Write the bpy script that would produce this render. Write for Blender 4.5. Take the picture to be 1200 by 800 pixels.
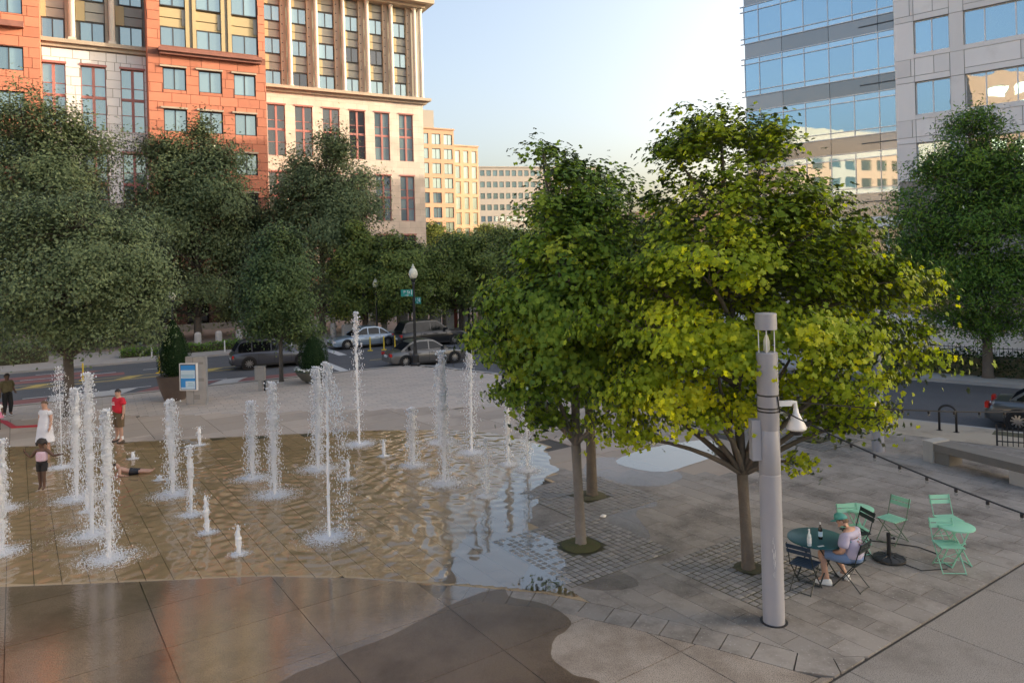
import bpy, bmesh, math, random
import numpy as np
from mathutils import Vector, Matrix
random.seed(7)
rng = np.random.default_rng(11)
for o in list(bpy.data.objects): bpy.data.objects.remove(o)
SC = bpy.context.scene
COL = SC.collection
R = math.radians
# ------------------------------------------------------------ camera
F, ROLL, CX, CY, H = 850., .027, 600., 303., 5.8
cam = bpy.data.cameras.new('camera'); cam.sensor_width = 36; cam.lens = 36*F/1200
cam.shift_y = -(400-CY)/1200; cam.clip_end = 5000; cam.clip_start = .1
camo = bpy.data.objects.new('camera', cam); COL.objects.link(camo)
ca, sa = math.cos(ROLL), math.sin(ROLL)
camo.matrix_world = Matrix(((ca, sa, 0, 0), (0, 0, -1, 0), (-sa, ca, 0, H), (0, 0, 0, 1)))
SC.camera = camo
# ------------------------------------------------------------ sky, sun, exposure
SUN_AZ, SUN_EL = (.99, .14), R(14)
W = bpy.data.worlds.new('World'); SC.world = W; W.use_nodes = True
nt = W.node_tree; bg = nt.nodes['Background']
sky = nt.nodes.new('ShaderNodeTexSky'); sky.sky_type = 'NISHITA'; sky.sun_disc = False
sky.sun_elevation = SUN_EL; sky.sun_rotation = math.atan2(SUN_AZ[0], SUN_AZ[1])
sky.air_density = .85; sky.dust_density = 6.5; sky.ozone_density = .2
nt.links.new(sky.outputs[0], bg.inputs[0]); bg.inputs[1].default_value = .15
sl = bpy.data.lights.new('sun', 'SUN'); sl.energy = 2.0; sl.angle = R(.5); sl.color = (1, .82, .62)
so = bpy.data.objects.new('sun', sl); COL.objects.link(so)
sd = Vector((SUN_AZ[0], SUN_AZ[1], 0)).normalized()*math.cos(SUN_EL) + Vector((0, 0, math.sin(SUN_EL)))
so.rotation_euler = sd.to_track_quat('Z', 'Y').to_euler()
SC.view_settings.view_transform = 'Standard'; SC.view_settings.look = 'None'
SC.view_settings.exposure = 1.72; SC.view_settings.gamma = 1
SC.render.engine = 'CYCLES'
SC.cycles.max_bounces = 6; SC.cycles.transparent_max_bounces = 16

# ------------------------------------------------------------ pixel -> place
def ray(x, y):
    u = (x-CX)/F; v = (CY-y)/F
    return u*ca+v*sa, -u*sa+v*ca
def G(x, y, z=0.):
    X, Z = ray(x, y); D = (z-H)/Z
    return X*D, D
def HT(x, y, D):
    X, Z = ray(x, y)
    return X*D, H+Z*D
# the two streets: left street runs along DL, right street along DR
DL, ML = Vector((.866, .5)), Vector((-.5, .866))
K0 = Vector((-5.9, 41.0))
def RL(s, t): p = K0+DL*s+ML*t; return p.x, p.y
def toRL(x, y): p = Vector((x, y))-K0; return p.dot(DL), p.dot(ML)
DR, QR = Vector((.755, -.656)), Vector((.656, .755))
J0 = Vector((14.0, 24.05))
def RR(s, t): p = J0+DR*s+QR*t; return p.x, p.y
# paving grid
G2, G1 = Vector((.824, .566)), Vector((.566, -.824))
def PQ(p, q): v = G2*p+G1*q; return v.x, v.y
def toPQ(x, y): return .824*x+.566*y, .566*x-.824*y

# ------------------------------------------------------------ mesh helpers
class MB:
    def __init__(s): s.v = []; s.f = []; s.t = []
    def add(s, v, f, t=0.):
        n = len(s.v); s.v += [tuple(p) for p in v]; s.f += [tuple(i+n for i in q) for q in f]; s.t += [t]*len(v); return s
    def box(s, x0, x1, y0, y1, z0, z1, t=0.):
        v = [(x, y, z) for z in (z0, z1) for y in (y0, y1) for x in (x0, x1)]
        return s.add(v, [(0, 2, 3, 1), (4, 5, 7, 6), (0, 1, 5, 4), (2, 6, 7, 3), (0, 4, 6, 2), (1, 3, 7, 5)], t)
    def cbox(s, c, sx, sy, sz, rz=0., t=0.):
        cs, sn = math.cos(rz), math.sin(rz); v = []
        for k in (-.5, .5):
            for j in (-.5, .5):
                for i in (-.5, .5):
                    a, b = i*sx, j*sy
                    v.append((c[0]+a*cs-b*sn, c[1]+a*sn+b*cs, c[2]+k*sz))
        return s.add(v, [(0, 2, 3, 1), (4, 5, 7, 6), (0, 1, 5, 4), (2, 6, 7, 3), (0, 4, 6, 2), (1, 3, 7, 5)], t)
    def tube(s, pts, rads, n=8, cap=True, t=0.):
        pts = [Vector(p) for p in pts]
        if not hasattr(rads, '__len__'): rads = [rads]*len(pts)
        base = len(s.v); up = None
        for i, p in enumerate(pts):
            d = (pts[min(i+1, len(pts)-1)]-pts[max(i-1, 0)])
            if d.length < 1e-9: d = Vector((0, 0, 1))
            d.normalize()
            if up is None:
                up = Vector((1, 0, 0)) if abs(d.x) < .8 else Vector((0, 1, 0))
            a = (up-d*up.dot(d))
            if a.length < 1e-6: a = d.orthogonal()
            a.normalize(); up = a; b = d.cross(a)
            for k in range(n):
                an = 2*math.pi*k/n; q = p+(a*math.cos(an)+b*math.sin(an))*rads[i]
                s.v.append((q.x, q.y, q.z)); s.t.append(t)
        for i in range(len(pts)-1):
            for k in range(n):
                a0 = base+i*n+k; a1 = base+i*n+(k+1) % n
                s.f.append((a0, a1, a1+n, a0+n))
        if cap:
            s.f.append(tuple(base+k for k in reversed(range(n))))
            s.f.append(tuple(base+(len(pts)-1)*n+k for k in range(n)))
        return s
    def lathe(s, prof, n=16, c=(0, 0, 0), sx=1., sy=1., t=0., seg=None):
        base = len(s.v)
        for r, z in prof:
            for k in range(n):
                an = 2*math.pi*k/n
                s.v.append((c[0]+r*math.cos(an)*sx, c[1]+r*math.sin(an)*sy, c[2]+z)); s.t.append(t)
        for i in range(len(prof)-1):
            for k in range(n):
                a0 = base+i*n+k; a1 = base+i*n+(k+1) % n
                s.f.append((a0, a1, a1+n, a0+n))
        if prof[0][0] > 1e-4: s.f.append(tuple(base+k for k in reversed(range(n))))
        if prof[-1][0] > 1e-4: s.f.append(tuple(base+(len(prof)-1)*n+k for k in range(n)))
        return s
    def prism(s, poly, z0, z1, t=0., bottom=False):
        n = len(poly); v = [(x, y, z1) for x, y in poly]+[(x, y, z0) for x, y in poly]
        ar = sum(poly[i][0]*poly[(i+1) % n][1]-poly[(i+1) % n][0]*poly[i][1] for i in range(n))
        idx = list(range(n))
        if ar < 0: idx.reverse()
        f = [tuple(idx)]
        for k in range(n):
            a, b = idx[k], idx[(k+1) % n]; f.append((b, a, a+n, b+n))
        if bottom: f.append(tuple(i+n for i in reversed(idx)))
        return s.add(v, f, t)
    def loft(s, rings, cap=True, closed=True, t=0.):
        n = len(rings[0]); base = len(s.v)
        for r in rings:
            for p in r: s.v.append(tuple(p)); s.t.append(t)
        for i in range(len(rings)-1):
            for k in range(n if closed else n-1):
                a0 = base+i*n+k; a1 = base+i*n+(k+1) % n
                s.f.append((a0, a1, a1+n, a0+n))
        if cap:
            s.f.append(tuple(base+k for k in reversed(range(n))))
            s.f.append(tuple(base+(len(rings)-1)*n+k for k in range(n)))
        return s
    def ball(s, c, rx, ry=None, rz=None, n=10, m=6, t=0.):
        ry = rx if ry is None else ry; rz = rx if rz is None else rz
        pr = [(math.sin(math.pi*i/m), -math.cos(math.pi*i/m)*rz) for i in range(m+1)]
        return s.lathe([(max(p[0], 1e-5), p[1]) for p in pr], n, c, rx, ry, t)
    def mesh(s, name):
        me = bpy.data.meshes.new(name); me.from_pydata(s.v, [], s.f)
        if any(s.t):
            a = me.attributes.new('tint', 'FLOAT', 'POINT'); a.data.foreach_set('value', s.t)
        me.validate(); return me
    def build(s, name, mat, parent=None, smooth=False, **kw):
        return obj(name, s.mesh(name), mat, parent, smooth, **kw)
def obj(name, me, mat=None, parent=None, smooth=False, label=None, cat=None, group=None, kind=None, loc=None, rz=None, recalc=True):
    if isinstance(me, MB): me = me.mesh(name)
    if recalc and len(me.polygons) < 20000:
        bm = bmesh.new(); bm.from_mesh(me); bmesh.ops.recalc_face_normals(bm, faces=bm.faces); bm.to_mesh(me); bm.free()
    if mat is not None and not me.materials: me.materials.append(mat)
    if smooth: me.polygons.foreach_set('use_smooth', [True]*len(me.polygons))
    o = bpy.data.objects.new(name, me); COL.objects.link(o)
    if parent: o.parent = parent
    if loc: o.location = loc
    if rz is not None: o.rotation_euler.z = rz
    return tag(o, label, cat, group, kind)
def tag(o, label=None, cat=None, group=None, kind=None):
    if label: o['label'] = label
    if cat: o['category'] = cat
    if group: o['group'] = group
    if kind: o['kind'] = kind
    return o
def thing(name, label, cat, loc=(0, 0, 0), rz=0., group=None, kind=None):
    o = bpy.data.objects.new(name, None); COL.objects.link(o); o.empty_display_size = .2
    o.location = loc if len(loc) == 3 else (loc[0], loc[1], 0); o.rotation_euler.z = rz
    return tag(o, label, cat, group, kind)
def dup(o, loc=None, rz=None, label=None, group=None, parent=None, scale=None):
    c = o.copy(); COL.objects.link(c); c.parent = parent
    if loc is not None: c.location = loc if len(loc) == 3 else (loc[0], loc[1], 0)
    if rz is not None: c.rotation_euler.z = rz
    if label: c['label'] = label
    if group: c['group'] = group
    if scale: c.scale = (scale,)*3
    for ch in list(o.children): dup(ch, parent=c)
    return c
def smoothed(me, ang=40):
    me.polygons.foreach_set('use_smooth', [True]*len(me.polygons))
    try: me.set_sharp_from_angle(angle=R(ang))
    except Exception: pass
    return me
UNIT = MB().box(-.5, .5, -.5, .5, -.5, .5).mesh('unit_block')
UNITS = {}
def ubox(name, mat, parent, x0, x1, y0, y1, z0, z1):
    k = mat.name
    if k not in UNITS:
        UNITS[k] = UNIT.copy(); UNITS[k].materials.append(mat)
    o = bpy.data.objects.new(name, UNITS[k]); COL.objects.link(o); o.parent = parent
    o.location = ((x0+x1)/2, (y0+y1)/2, (z0+z1)/2); o.scale = (x1-x0, y1-y0, z1-z0)
    return o

# ------------------------------------------------------------ materials
def N(nt, t, **kw):
    n = nt.nodes.new(t)
    for k, v in kw.items(): setattr(n, k, v)
    return n
def mat(name, c, rough=.7, c2=None, scale=4., spread=.5, bump=0., bscale=None, metal=0., spec=.5, randv=0., speck=None, coat=0., tint=None, coords='Object', stain=None, dist=0.02):
    m = bpy.data.materials.new(name); m.use_nodes = True; t = m.node_tree; b = t.nodes['Principled BSDF']
    L = t.links.new
    b.inputs['Roughness'].default_value = rough; b.inputs['Metallic'].default_value = metal
    b.inputs['Specular IOR Level'].default_value = spec; b.inputs['Coat Weight'].default_value = coat
    b.inputs['Base Color'].default_value = (*c, 1)
    tc = N(t, 'ShaderNodeTexCoord') if coords != 'World' else N(t, 'ShaderNodeNewGeometry')
    co = tc.outputs['Object'] if coords != 'World' else tc.outputs['Position']
    out = None
    if c2 is not None:
        n = N(t, 'ShaderNodeTexNoise'); n.inputs['Scale'].default_value = scale; n.inputs['Detail'].default_value = 6; n.inputs['Roughness'].default_value = .62
        L(co, n.inputs['Vector'])
        mr = N(t, 'ShaderNodeMapRange'); mr.inputs[1].default_value = .5-spread*.5; mr.inputs[2].default_value = .5+spread*.5
        L(n.outputs['Fac'], mr.inputs[0])
        mx = N(t, 'ShaderNodeMix', data_type='RGBA'); mx.inputs[6].default_value = (*c, 1); mx.inputs[7].default_value = (*c2, 1)
        L(mr.outputs[0], mx.inputs[0]); out = mx.outputs[2]
    def chain(facout, colr, fac=1.):
        nonlocal out
        mx = N(t, 'ShaderNodeMix', data_type='RGBA'); mx.inputs[7].default_value = (*colr, 1)
        if out is None: mx.inputs[6].default_value = (*c, 1)
        else: L(out, mx.inputs[6])
        L(facout, mx.inputs[0]); out = mx.outputs[2]
    if tint is not None:
        at = N(t, 'ShaderNodeAttribute', attribute_name='tint'); chain(at.outputs['Fac'], tint)
    if stain is not None:   # (colour, scale, lo, hi)
        n = N(t, 'ShaderNodeTexNoise'); n.inputs['Scale'].default_value = stain[1]; n.inputs['Detail'].default_value = 8; n.inputs['Roughness'].default_value = .7
        g = N(t, 'ShaderNodeNewGeometry'); L(g.outputs['Position'], n.inputs['Vector'])
        mr = N(t, 'ShaderNodeMapRange'); mr.inputs[1].default_value = stain[2]; mr.inputs[2].default_value = stain[3]
        L(n.outputs['Fac'], mr.inputs[0]); chain(mr.outputs[0], stain[0])
    if speck is not None:   # (colour, scale, lo, hi)
        n = N(t, 'ShaderNodeTexNoise'); n.inputs['Scale'].default_value = speck[1]; n.inputs['Detail'].default_value = 2
        g = N(t, 'ShaderNodeNewGeometry'); L(g.outputs['Position'], n.inputs['Vector'])
        mr = N(t, 'ShaderNodeMapRange'); mr.inputs[1].default_value = speck[2]; mr.inputs[2].default_value = speck[3]
        L(n.outputs['Fac'], mr.inputs[0]); chain(mr.outputs[0], speck[0])
    if randv:
        oi = N(t, 'ShaderNodeObjectInfo'); mr = N(t, 'ShaderNodeMapRange'); mr.inputs[3].default_value = 1-randv; mr.inputs[4].default_value = 1+randv
        L(oi.outputs['Random'], mr.inputs[0])
        hs = N(t, 'ShaderNodeHueSaturation'); L(mr.outputs[0], hs.inputs['Value'])
        if out is None: hs.inputs['Color'].default_value = (*c, 1)
        else: L(out, hs.inputs['Color'])
        out = hs.outputs[0]
    if out is not None: L(out, b.inputs['Base Color'])
    if bump:
        n = N(t, 'ShaderNodeTexNoise'); n.inputs['Scale'].default_value = bscale or scale*6; n.inputs['Detail'].default_value = 4
        g = N(t, 'ShaderNodeNewGeometry'); L(g.outputs['Position'], n.inputs['Vector'])
        bp = N(t, 'ShaderNodeBump'); bp.inputs['Strength'].default_value = bump; bp.inputs['Distance'].default_value = dist
        L(n.outputs['Fac'], bp.inputs['Height']); L(bp.outputs[0], b.inputs['Normal'])
    return m
def leafmat(name, ca_, cb, cc, trans=.4):
    m = bpy.data.materials.new(name); m.use_nodes = True; t = m.node_tree; L = t.links.new
    t.nodes.remove(t.nodes['Principled BSDF']); out = t.nodes['Material Output']
    at = N(t, 'ShaderNodeAttribute', attribute_name='tint')
    cr = N(t, 'ShaderNodeValToRGB'); e = cr.color_ramp.elements
    e[0].color = (*ca_, 1); e[1].color = (*cc, 1); k = cr.color_ramp.elements.new(.5); k.color = (*cb, 1)
    L(at.outputs['Fac'], cr.inputs[0])
    d = N(t, 'ShaderNodeBsdfDiffuse'); tr = N(t, 'ShaderNodeBsdfTranslucent'); g = N(t, 'ShaderNodeBsdfGlossy'); g.inputs['Roughness'].default_value = .45
    g.inputs['Color'].default_value = (.28, .32, .26, 1)
    L(cr.outputs[0], d.inputs[0])
    hs = N(t, 'ShaderNodeHueSaturation'); hs.inputs['Hue'].default_value = .485; hs.inputs['Saturation'].default_value = 1.1; hs.inputs['Value'].default_value = 1.75
    L(cr.outputs[0], hs.inputs['Color']); L(hs.outputs[0], tr.inputs[0])
    m1 = N(t, 'ShaderNodeMixShader'); m1.inputs[0].default_value = trans; L(d.outputs[0], m1.inputs[1]); L(tr.outputs[0], m1.inputs[2])
    fr = N(t, 'ShaderNodeFresnel'); fr.inputs[0].default_value = 1.35
    m2 = N(t, 'ShaderNodeMixShader'); L(fr.outputs[0], m2.inputs[0]); L(m1.outputs[0], m2.inputs[1]); L(g.outputs[0], m2.inputs[2])
    L(m2.outputs[0], out.inputs['Surface']); return m
def filmmat(name, tintc, rough=.03, bump=.0, bscale=6., ior=1.33, stretch=(1, 1, 1), edge=None):
    "a film of water: Fresnel mirror over a slightly tinted clear layer"
    m = bpy.data.materials.new(name); m.use_nodes = True; t = m.node_tree; L = t.links.new
    t.nodes.remove(t.nodes['Principled BSDF']); out = t.nodes['Material Output']
    tr = N(t, 'ShaderNodeBsdfTransparent'); tr.inputs[0].default_value = (*tintc, 1)
    g = N(t, 'ShaderNodeBsdfGlossy'); g.inputs['Roughness'].default_value = rough; g.inputs['Color'].default_value = (1, 1, 1, 1)
    f0 = ((ior-1)/(ior+1))**2; fr = N(t, 'ShaderNodeLayerWeight'); fr.inputs[0].default_value = .5
    pw = N(t, 'ShaderNodeMath', operation='POWER'); pw.inputs[1].default_value = 5; L(fr.outputs['Facing'], pw.inputs[0])
    ma = N(t, 'ShaderNodeMath', operation='MULTIPLY_ADD'); ma.inputs[1].default_value = 1-f0; ma.inputs[2].default_value = f0; L(pw.outputs[0], ma.inputs[0])
    mx = N(t, 'ShaderNodeMixShader'); L(ma.outputs[0], mx.inputs[0]); L(tr.outputs[0], mx.inputs[1]); L(g.outputs[0], mx.inputs[2])
    if bump:
        ge = N(t, 'ShaderNodeNewGeometry'); mp = N(t, 'ShaderNodeMapping'); mp.inputs['Scale'].default_value = stretch
        L(ge.outputs['Position'], mp.inputs[0])
        n = N(t, 'ShaderNodeTexNoise'); n.inputs['Scale'].default_value = bscale; n.inputs['Detail'].default_value = 3
        L(mp.outputs[0], n.inputs['Vector'])
        bp = N(t, 'ShaderNodeBump'); bp.inputs['Strength'].default_value = bump; bp.inputs['Distance'].default_value = .02
        L(n.outputs['Fac'], bp.inputs['Height']); L(bp.outputs[0], g.inputs['Normal']); L(bp.outputs[0], fr.inputs['Normal'])
    L(mx.outputs[0], out.inputs['Surface']); return m
def glassmat(name, base, refl=.5, rough=.02, tintr=(1, 1, 1), wob=.0):
    m = bpy.data.materials.new(name); m.use_nodes = True; t = m.node_tree; L = t.links.new
    t.nodes.remove(t.nodes['Principled BSDF']); out = t.nodes['Material Output']
    d = N(t, 'ShaderNodeBsdfDiffuse')
    oi = N(t, 'ShaderNodeObjectInfo'); mr = N(t, 'ShaderNodeMapRange'); mr.inputs[3].default_value = .5; mr.inputs[4].default_value = 1.6; L(oi.outputs['Random'], mr.inputs[0])
    hs = N(t, 'ShaderNodeHueSaturation'); hs.inputs['Color'].default_value = (*base, 1); L(mr.outputs[0], hs.inputs['Value']); L(hs.outputs[0], d.inputs[0])
    g = N(t, 'ShaderNodeBsdfGlossy'); g.inputs['Roughness'].default_value = rough; g.inputs['Color'].default_value = (*tintr, 1)
    fr = N(t, 'ShaderNodeLayerWeight'); fr.inputs[0].default_value = refl
    mx = N(t, 'ShaderNodeMixShader'); mx.inputs[0].default_value = refl
    if wob:
        n = N(t, 'ShaderNodeTexNoise'); n.inputs['Scale'].default_value = .5
        ge = N(t, 'ShaderNodeNewGeometry'); L(ge.outputs['Position'], n.inputs['Vector'])
        bp = N(t, 'ShaderNodeBump'); bp.inputs['Strength'].default_value = wob; bp.inputs['Distance'].default_value = .05
        L(n.outputs['Fac'], bp.inputs['Height']); L(bp.outputs[0], g.inputs['Normal'])
    L(d.outputs[0], mx.inputs[1]); L(g.outputs[0], mx.inputs[2]); L(mx.outputs[0], out.inputs['Surface']); return m
def brickmat(name, c, c2, mortar, bw, bh, rough=.75, msize=.012, stain=None):
    "courses of ashlar too small to build one by one; generated along local x and z"
    m = mat(name, c, rough); t = m.node_tree; L = t.links.new; b = t.nodes['Principled BSDF']
    tc = N(t, 'ShaderNodeTexCoord'); sp = N(t, 'ShaderNodeSeparateXYZ'); cb = N(t, 'ShaderNodeCombineXYZ')
    L(tc.outputs['Object'], sp.inputs[0]); ad = N(t, 'ShaderNodeMath'); L(sp.outputs[0], ad.inputs[0]); L(sp.outputs[1], ad.inputs[1])
    L(ad.outputs[0], cb.inputs[0]); L(sp.outputs[2], cb.inputs[1])
    br = N(t, 'ShaderNodeTexBrick'); br.inputs['Scale'].default_value = 1; br.inputs['Brick Width'].default_value = bw; br.inputs['Row Height'].default_value = bh
    br.inputs['Mortar Size'].default_value = msize; br.inputs['Color1'].default_value = (*c, 1); br.inputs['Color2'].default_value = (*c2, 1); br.inputs['Mortar'].default_value = (*mortar, 1)
    L(cb.outputs[0], br.inputs['Vector'])
    n = N(t, 'ShaderNodeTexNoise'); n.inputs['Scale'].default_value = .6; n.inputs['Detail'].default_value = 7; L(tc.outputs['Object'], n.inputs['Vector'])
    mr = N(t, 'ShaderNodeMapRange'); mr.inputs[1].default_value = .3; mr.inputs[2].default_value = .7; mr.inputs[3].default_value = .82; mr.inputs[4].default_value = 1.08
    L(n.outputs['Fac'], mr.inputs[0]); hs = N(t, 'ShaderNodeHueSaturation'); L(mr.outputs[0], hs.inputs['Value']); L(br.outputs['Color'], hs.inputs['Color'])
    L(hs.outputs[0], b.inputs['Base Color'])
    bp = N(t, 'ShaderNodeBump'); bp.inputs['Strength'].default_value = .5; bp.inputs['Distance'].default_value = .02; bp.invert = True
    L(br.outputs['Fac'], bp.inputs['Height']); L(bp.outputs[0], b.inputs['Normal']); return m

# ============================================================ GROUND
ZR = -.13   # road level below the plaza
M_ground = mat('m_ground', (.16, .15, .14), .9, (.2, .19, .17), .3, coords='World')
M_asph = mat('m_asphalt', (.062, .064, .07), .82, (.09, .092, .098), .6, .6, .25, 60, coords='World', speck=((.16, .16, .17), 45, .62, .75), stain=((.035, .035, .04), .35, .58, .75))
M_kerb = mat('m_kerb', (.36, .35, .33), .8, (.26, .25, .24), 1.2, .8, .2, 30, coords='World')
M_mort = mat('m_mortar', (.07, .063, .055), .9, (.05, .047, .042), 3, coords='World')
M_slab = mat('m_aggregate_slab', (.33, .285, .24), .72, (.40, .345, .29), .9, .8, .35, 70, coords='World', randv=.06,
             speck=((.11, .09, .072), 75, .52, .60), stain=((.17, .135, .105), .8, .44, .70), dist=.006)
M_agg2 = mat('m_grey_aggregate', (.26, .238, .215), .75, (.315, .29, .262), .8, .8, .35, 70, coords='World', speck=((.12, .11, .1), 75, .52, .60), stain=((.15, .13, .115), .6, .48, .74), dist=.006)
M_paver = mat('m_grey_paver', (.25, .228, .205), .75, (.30, .275, .248), 1.5, .8, .3, 45, coords='World', randv=.12, tint=(.175, .155, .14),
              stain=((.095, .083, .072), .8, .45, .70), speck=((.36, .345, .33), 22, .62, .74), dist=.006)
M_basin = mat('m_basin_slab', (.38, .285, .175), .7, (.44, .33, .205), 1.2, .8, .2, 40, coords='World', tint=(.30, .225, .135), stain=((.25, .185, .11), .6, .5, .72), dist=.006)
M_apron = mat('m_apron_slab', (.36, .30, .245), .75, (.42, .355, .29), .8, .8, .2, 50, coords='World', tint=(.30, .25, .20), stain=((.25, .205, .165), .35, .5, .7), dist=.006)
M_far = mat('m_beige_paver', (.40, .345, .295), .78, (.46, .40, .345), .7, .8, .2, 40, coords='World', tint=(.36, .325, .29), stain=((.31, .28, .25), .3, .55, .75), dist=.006)
M_sett = mat('m_granite_sett', (.21, .20, .19), .72, (.29, .28, .27), 8, .8, .4, 40, coords='World', randv=.2, tint=(.2, .195, .19), dist=.006)
M_soil = mat('m_soil', (.07, .06, .045), .95, (.09, .095, .045), 6, .6, .8, 30, coords='World')
M_moss = mat('m_moss', (.06, .085, .022), .95, (.09, .07, .035), 9, .6, .8, 60, coords='World')
M_white = mat('m_road_white', (.62, .62, .6), .75, (.36, .36, .36), 6, .9, coords='World')
M_yel = mat('m_road_yellow', (.56, .40, .08), .7, (.3, .24, .1), 5, .9, coords='World')
M_red = mat('m_red_lane', (.235, .085, .075), .8, (.17, .075, .07), 1.5, .9, .2, 50, coords='World')
M_pale = mat('m_pale_concrete', (.42, .41, .39), .8, (.35, .34, .325), 1.2, .8, .2, 40, coords='World')

def sheet(name, poly, z, m, parent=None, kind='structure', thick=.0):
    b = MB()
    if thick: b.prism(poly, z-thick, z)
    else: b.add([(x, y, z) for x, y in poly], [tuple(range(len(poly)))])
    o = b.build(name, m, parent, kind=kind if parent is None else None)
    if not thick:
        bm = bmesh.new(); bm.from_mesh(o.data)
        for f in bm.faces:
            if f.normal.z < 0: f.normal_flip()
        bm.to_mesh(o.data); bm.free()
    return o
sheet('ground', [(-1500, -1500), (1500, -1500), (1500, 1500), (-1500, 1500)], ZR-.012, M_ground)
# roads: one asphalt sheet for both streets and their crossing
road = sheet('road', [RL(-140, -1.5), RL(0, -1.5), RR(-26, -1.5), RR(90, -1.5), RR(90, 10), RR(-22, 10), RL(10.2, -.5), RL(260, -.5), RL(260, 14), RL(-140, 14)], ZR, M_asph)
def arcpts(c, r, a0, a1, n): return [(c[0]+r*math.cos(a0+(a1-a0)*i/n), c[1]+r*math.sin(a0+(a1-a0)*i/n)) for i in range(n+1)]
def fillet(p0, pc, p1, r, n=8):
    p0, pc, p1 = Vector(p0), Vector(pc), Vector(p1)
    a = (p0-pc).normalized(); b = (p1-pc).normalized(); th = a.angle(b); d = r/math.tan(th/2)
    A = pc+a*d; B = pc+b*d; out = []
    for i in range(n+1):
        t = i/n; q = A*(1-t)**2+pc*2*t*(1-t)+B*t*t; out.append((q.x, q.y))
    return out
kerbline = [RL(-120, 0), RL(-30, 0)]+fillet(RL(-30, 0), RL(.28, 0), RR(10, 0), 2.2)+[RR(10, 0), RR(80, 0)]
plaza = sheet('plaza', kerbline+[(60, -40), (-110, -40)], -.03, M_mort)
def strip(line, off0, off1, z0, z1, name, m, parent=None, kind='structure', seg=None):
    "a band that follows a polyline; off is measured to its left"
    ps = [Vector(p) for p in line]; L_, R_ = [], []
    for i, p in enumerate(ps):
        d = (ps[min(i+1, len(ps)-1)]-ps[max(i-1, 0)]).normalized(); n = Vector((-d.y, d.x))
        L_.append(p+n*off0); R_.append(p+n*off1)
    b = MB(); n = len(ps)
    v = [(p.x, p.y, z1) for p in L_]+[(p.x, p.y, z1) for p in R_]+[(p.x, p.y, z0) for p in L_]+[(p.x, p.y, z0) for p in R_]
    f = []
    for i in range(n-1):
        f += [(i, i+1, n+i+1, n+i), (2*n+i, 2*n+i+1, i+1, i), (n+i, n+i+1, 3*n+i+1, 3*n+i)]
    f += [(0, n, 3*n, 2*n), (n-1, 3*n-1, 4*n-1, 2*n-1)]
    return b.add(v, f).build(name, m, parent, kind=kind if parent is None else None)
strip(kerbline, .0, -.2, ZR-.02, .002, 'kerb', M_kerb)
# far side of the left street
farline = [RL(-120, 13), RL(260, 13)]
strip(farline, .0, .18, ZR-.02, .0, 'kerb', M_kerb)
M_side = mat('m_sidewalk', (.28, .26, .24), .85, (.35, .32, .29), .5, .8, .15, 30, coords='World')
sheet('sidewalk', [RL(-120, 13.18), RL(260, 13.18), RL(260, 20.5), RL(-120, 20.5)], -.006, M_side, thick=.1)
sheet('forecourt', [RL(-120, 20.5), RL(260, 20.5), RL(260, 70), RL(-120, 70)], -.009, mat('m_forecourt', (.2, .16, .14), .85, (.27, .22, .19), .4, .8, coords='World'), thick=.1)
# right block
rl2 = [RR(80, 8.9), RR(0, 8.9)]+fillet(RR(0, 8.9), RL(9.7, 0), RL(40, 0), 3)+[RL(40, 0), RL(240, 0)]
strip(rl2, -.0, -.2, ZR-.02, .0, 'kerb', M_kerb)
sheet('sidewalk', [RR(80, 9.1)]+[RR(0, 9.1), RR(-20, 9.1), RL(11.5, -.3), RL(240, -.3), RL(240, -120), RR(80, 100)], -.006, M_pale, thick=.1)
# markings on the left street
def mark(s0, s1, t0, t1, m, name='road_marking', z=ZR+.004, skew=0.):
    sheet(name, [RL(s0, t0), RL(s1, t0), RL(s1+skew, t1), RL(s0+skew, t1)], z, m)
mark(-60, -17.4, .35, 2.1, M_red, 'bus_lane')
mark(-14.2, -11.2, .35, 2.1, M_red, 'bus_lane', skew=1.4)
mark(-9.4, -5.0, .35, 2.0, M_red, 'bus_lane', skew=.8)
sheet('crossing', [RL(-17.3, .25), RL(-14.7, .25), RL(-13.6, 2.3), RL(-17.3, 2.3)], ZR+.004, M_pale)
sheet('crossing', [RL(-10.9, .25), RL(-9.5, .25), RL(-8.4, 2.2), RL(-9.6, 2.2)], ZR+.004, M_pale)
for k in range(14): mark(-58+k*3.6, -56.2+k*3.6, 2.35, 2.47, M_white)
mark(-60, -8.5, 5.65, 5.77, M_yel); mark(-60, -8.5, 5.95, 6.07, M_yel)
mark(-60, -6, 7.0, 7.12, M_yel)
for k in range(9): mark(-44+k*4.2, -43.2+k*4.2, 6.1, 6.95, M_yel, skew=.7)
mark(-60, -14, 7.9, 9.0, M_red, 'bus_lane'); mark(-60, -16, 9.6, 10.9, M_red, 'bus_lane', skew=1)
for k in range(16): mark(-58+k*3, -56.4+k*3, 9.22, 9.36, M_white)
for k in range(10): mark(-58+k*4.4, -55.4+k*4.4, 11.2, 11.32, M_white)
mark(-3.8, -3.3, .8, 6.8, M_white); mark(-1.0, 11, 4.0, 4.14, M_yel)
for k in range(6): mark(-7.6+k*1.15, -7.05+k*1.15, 7.6, 12.4, M_white)

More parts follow.
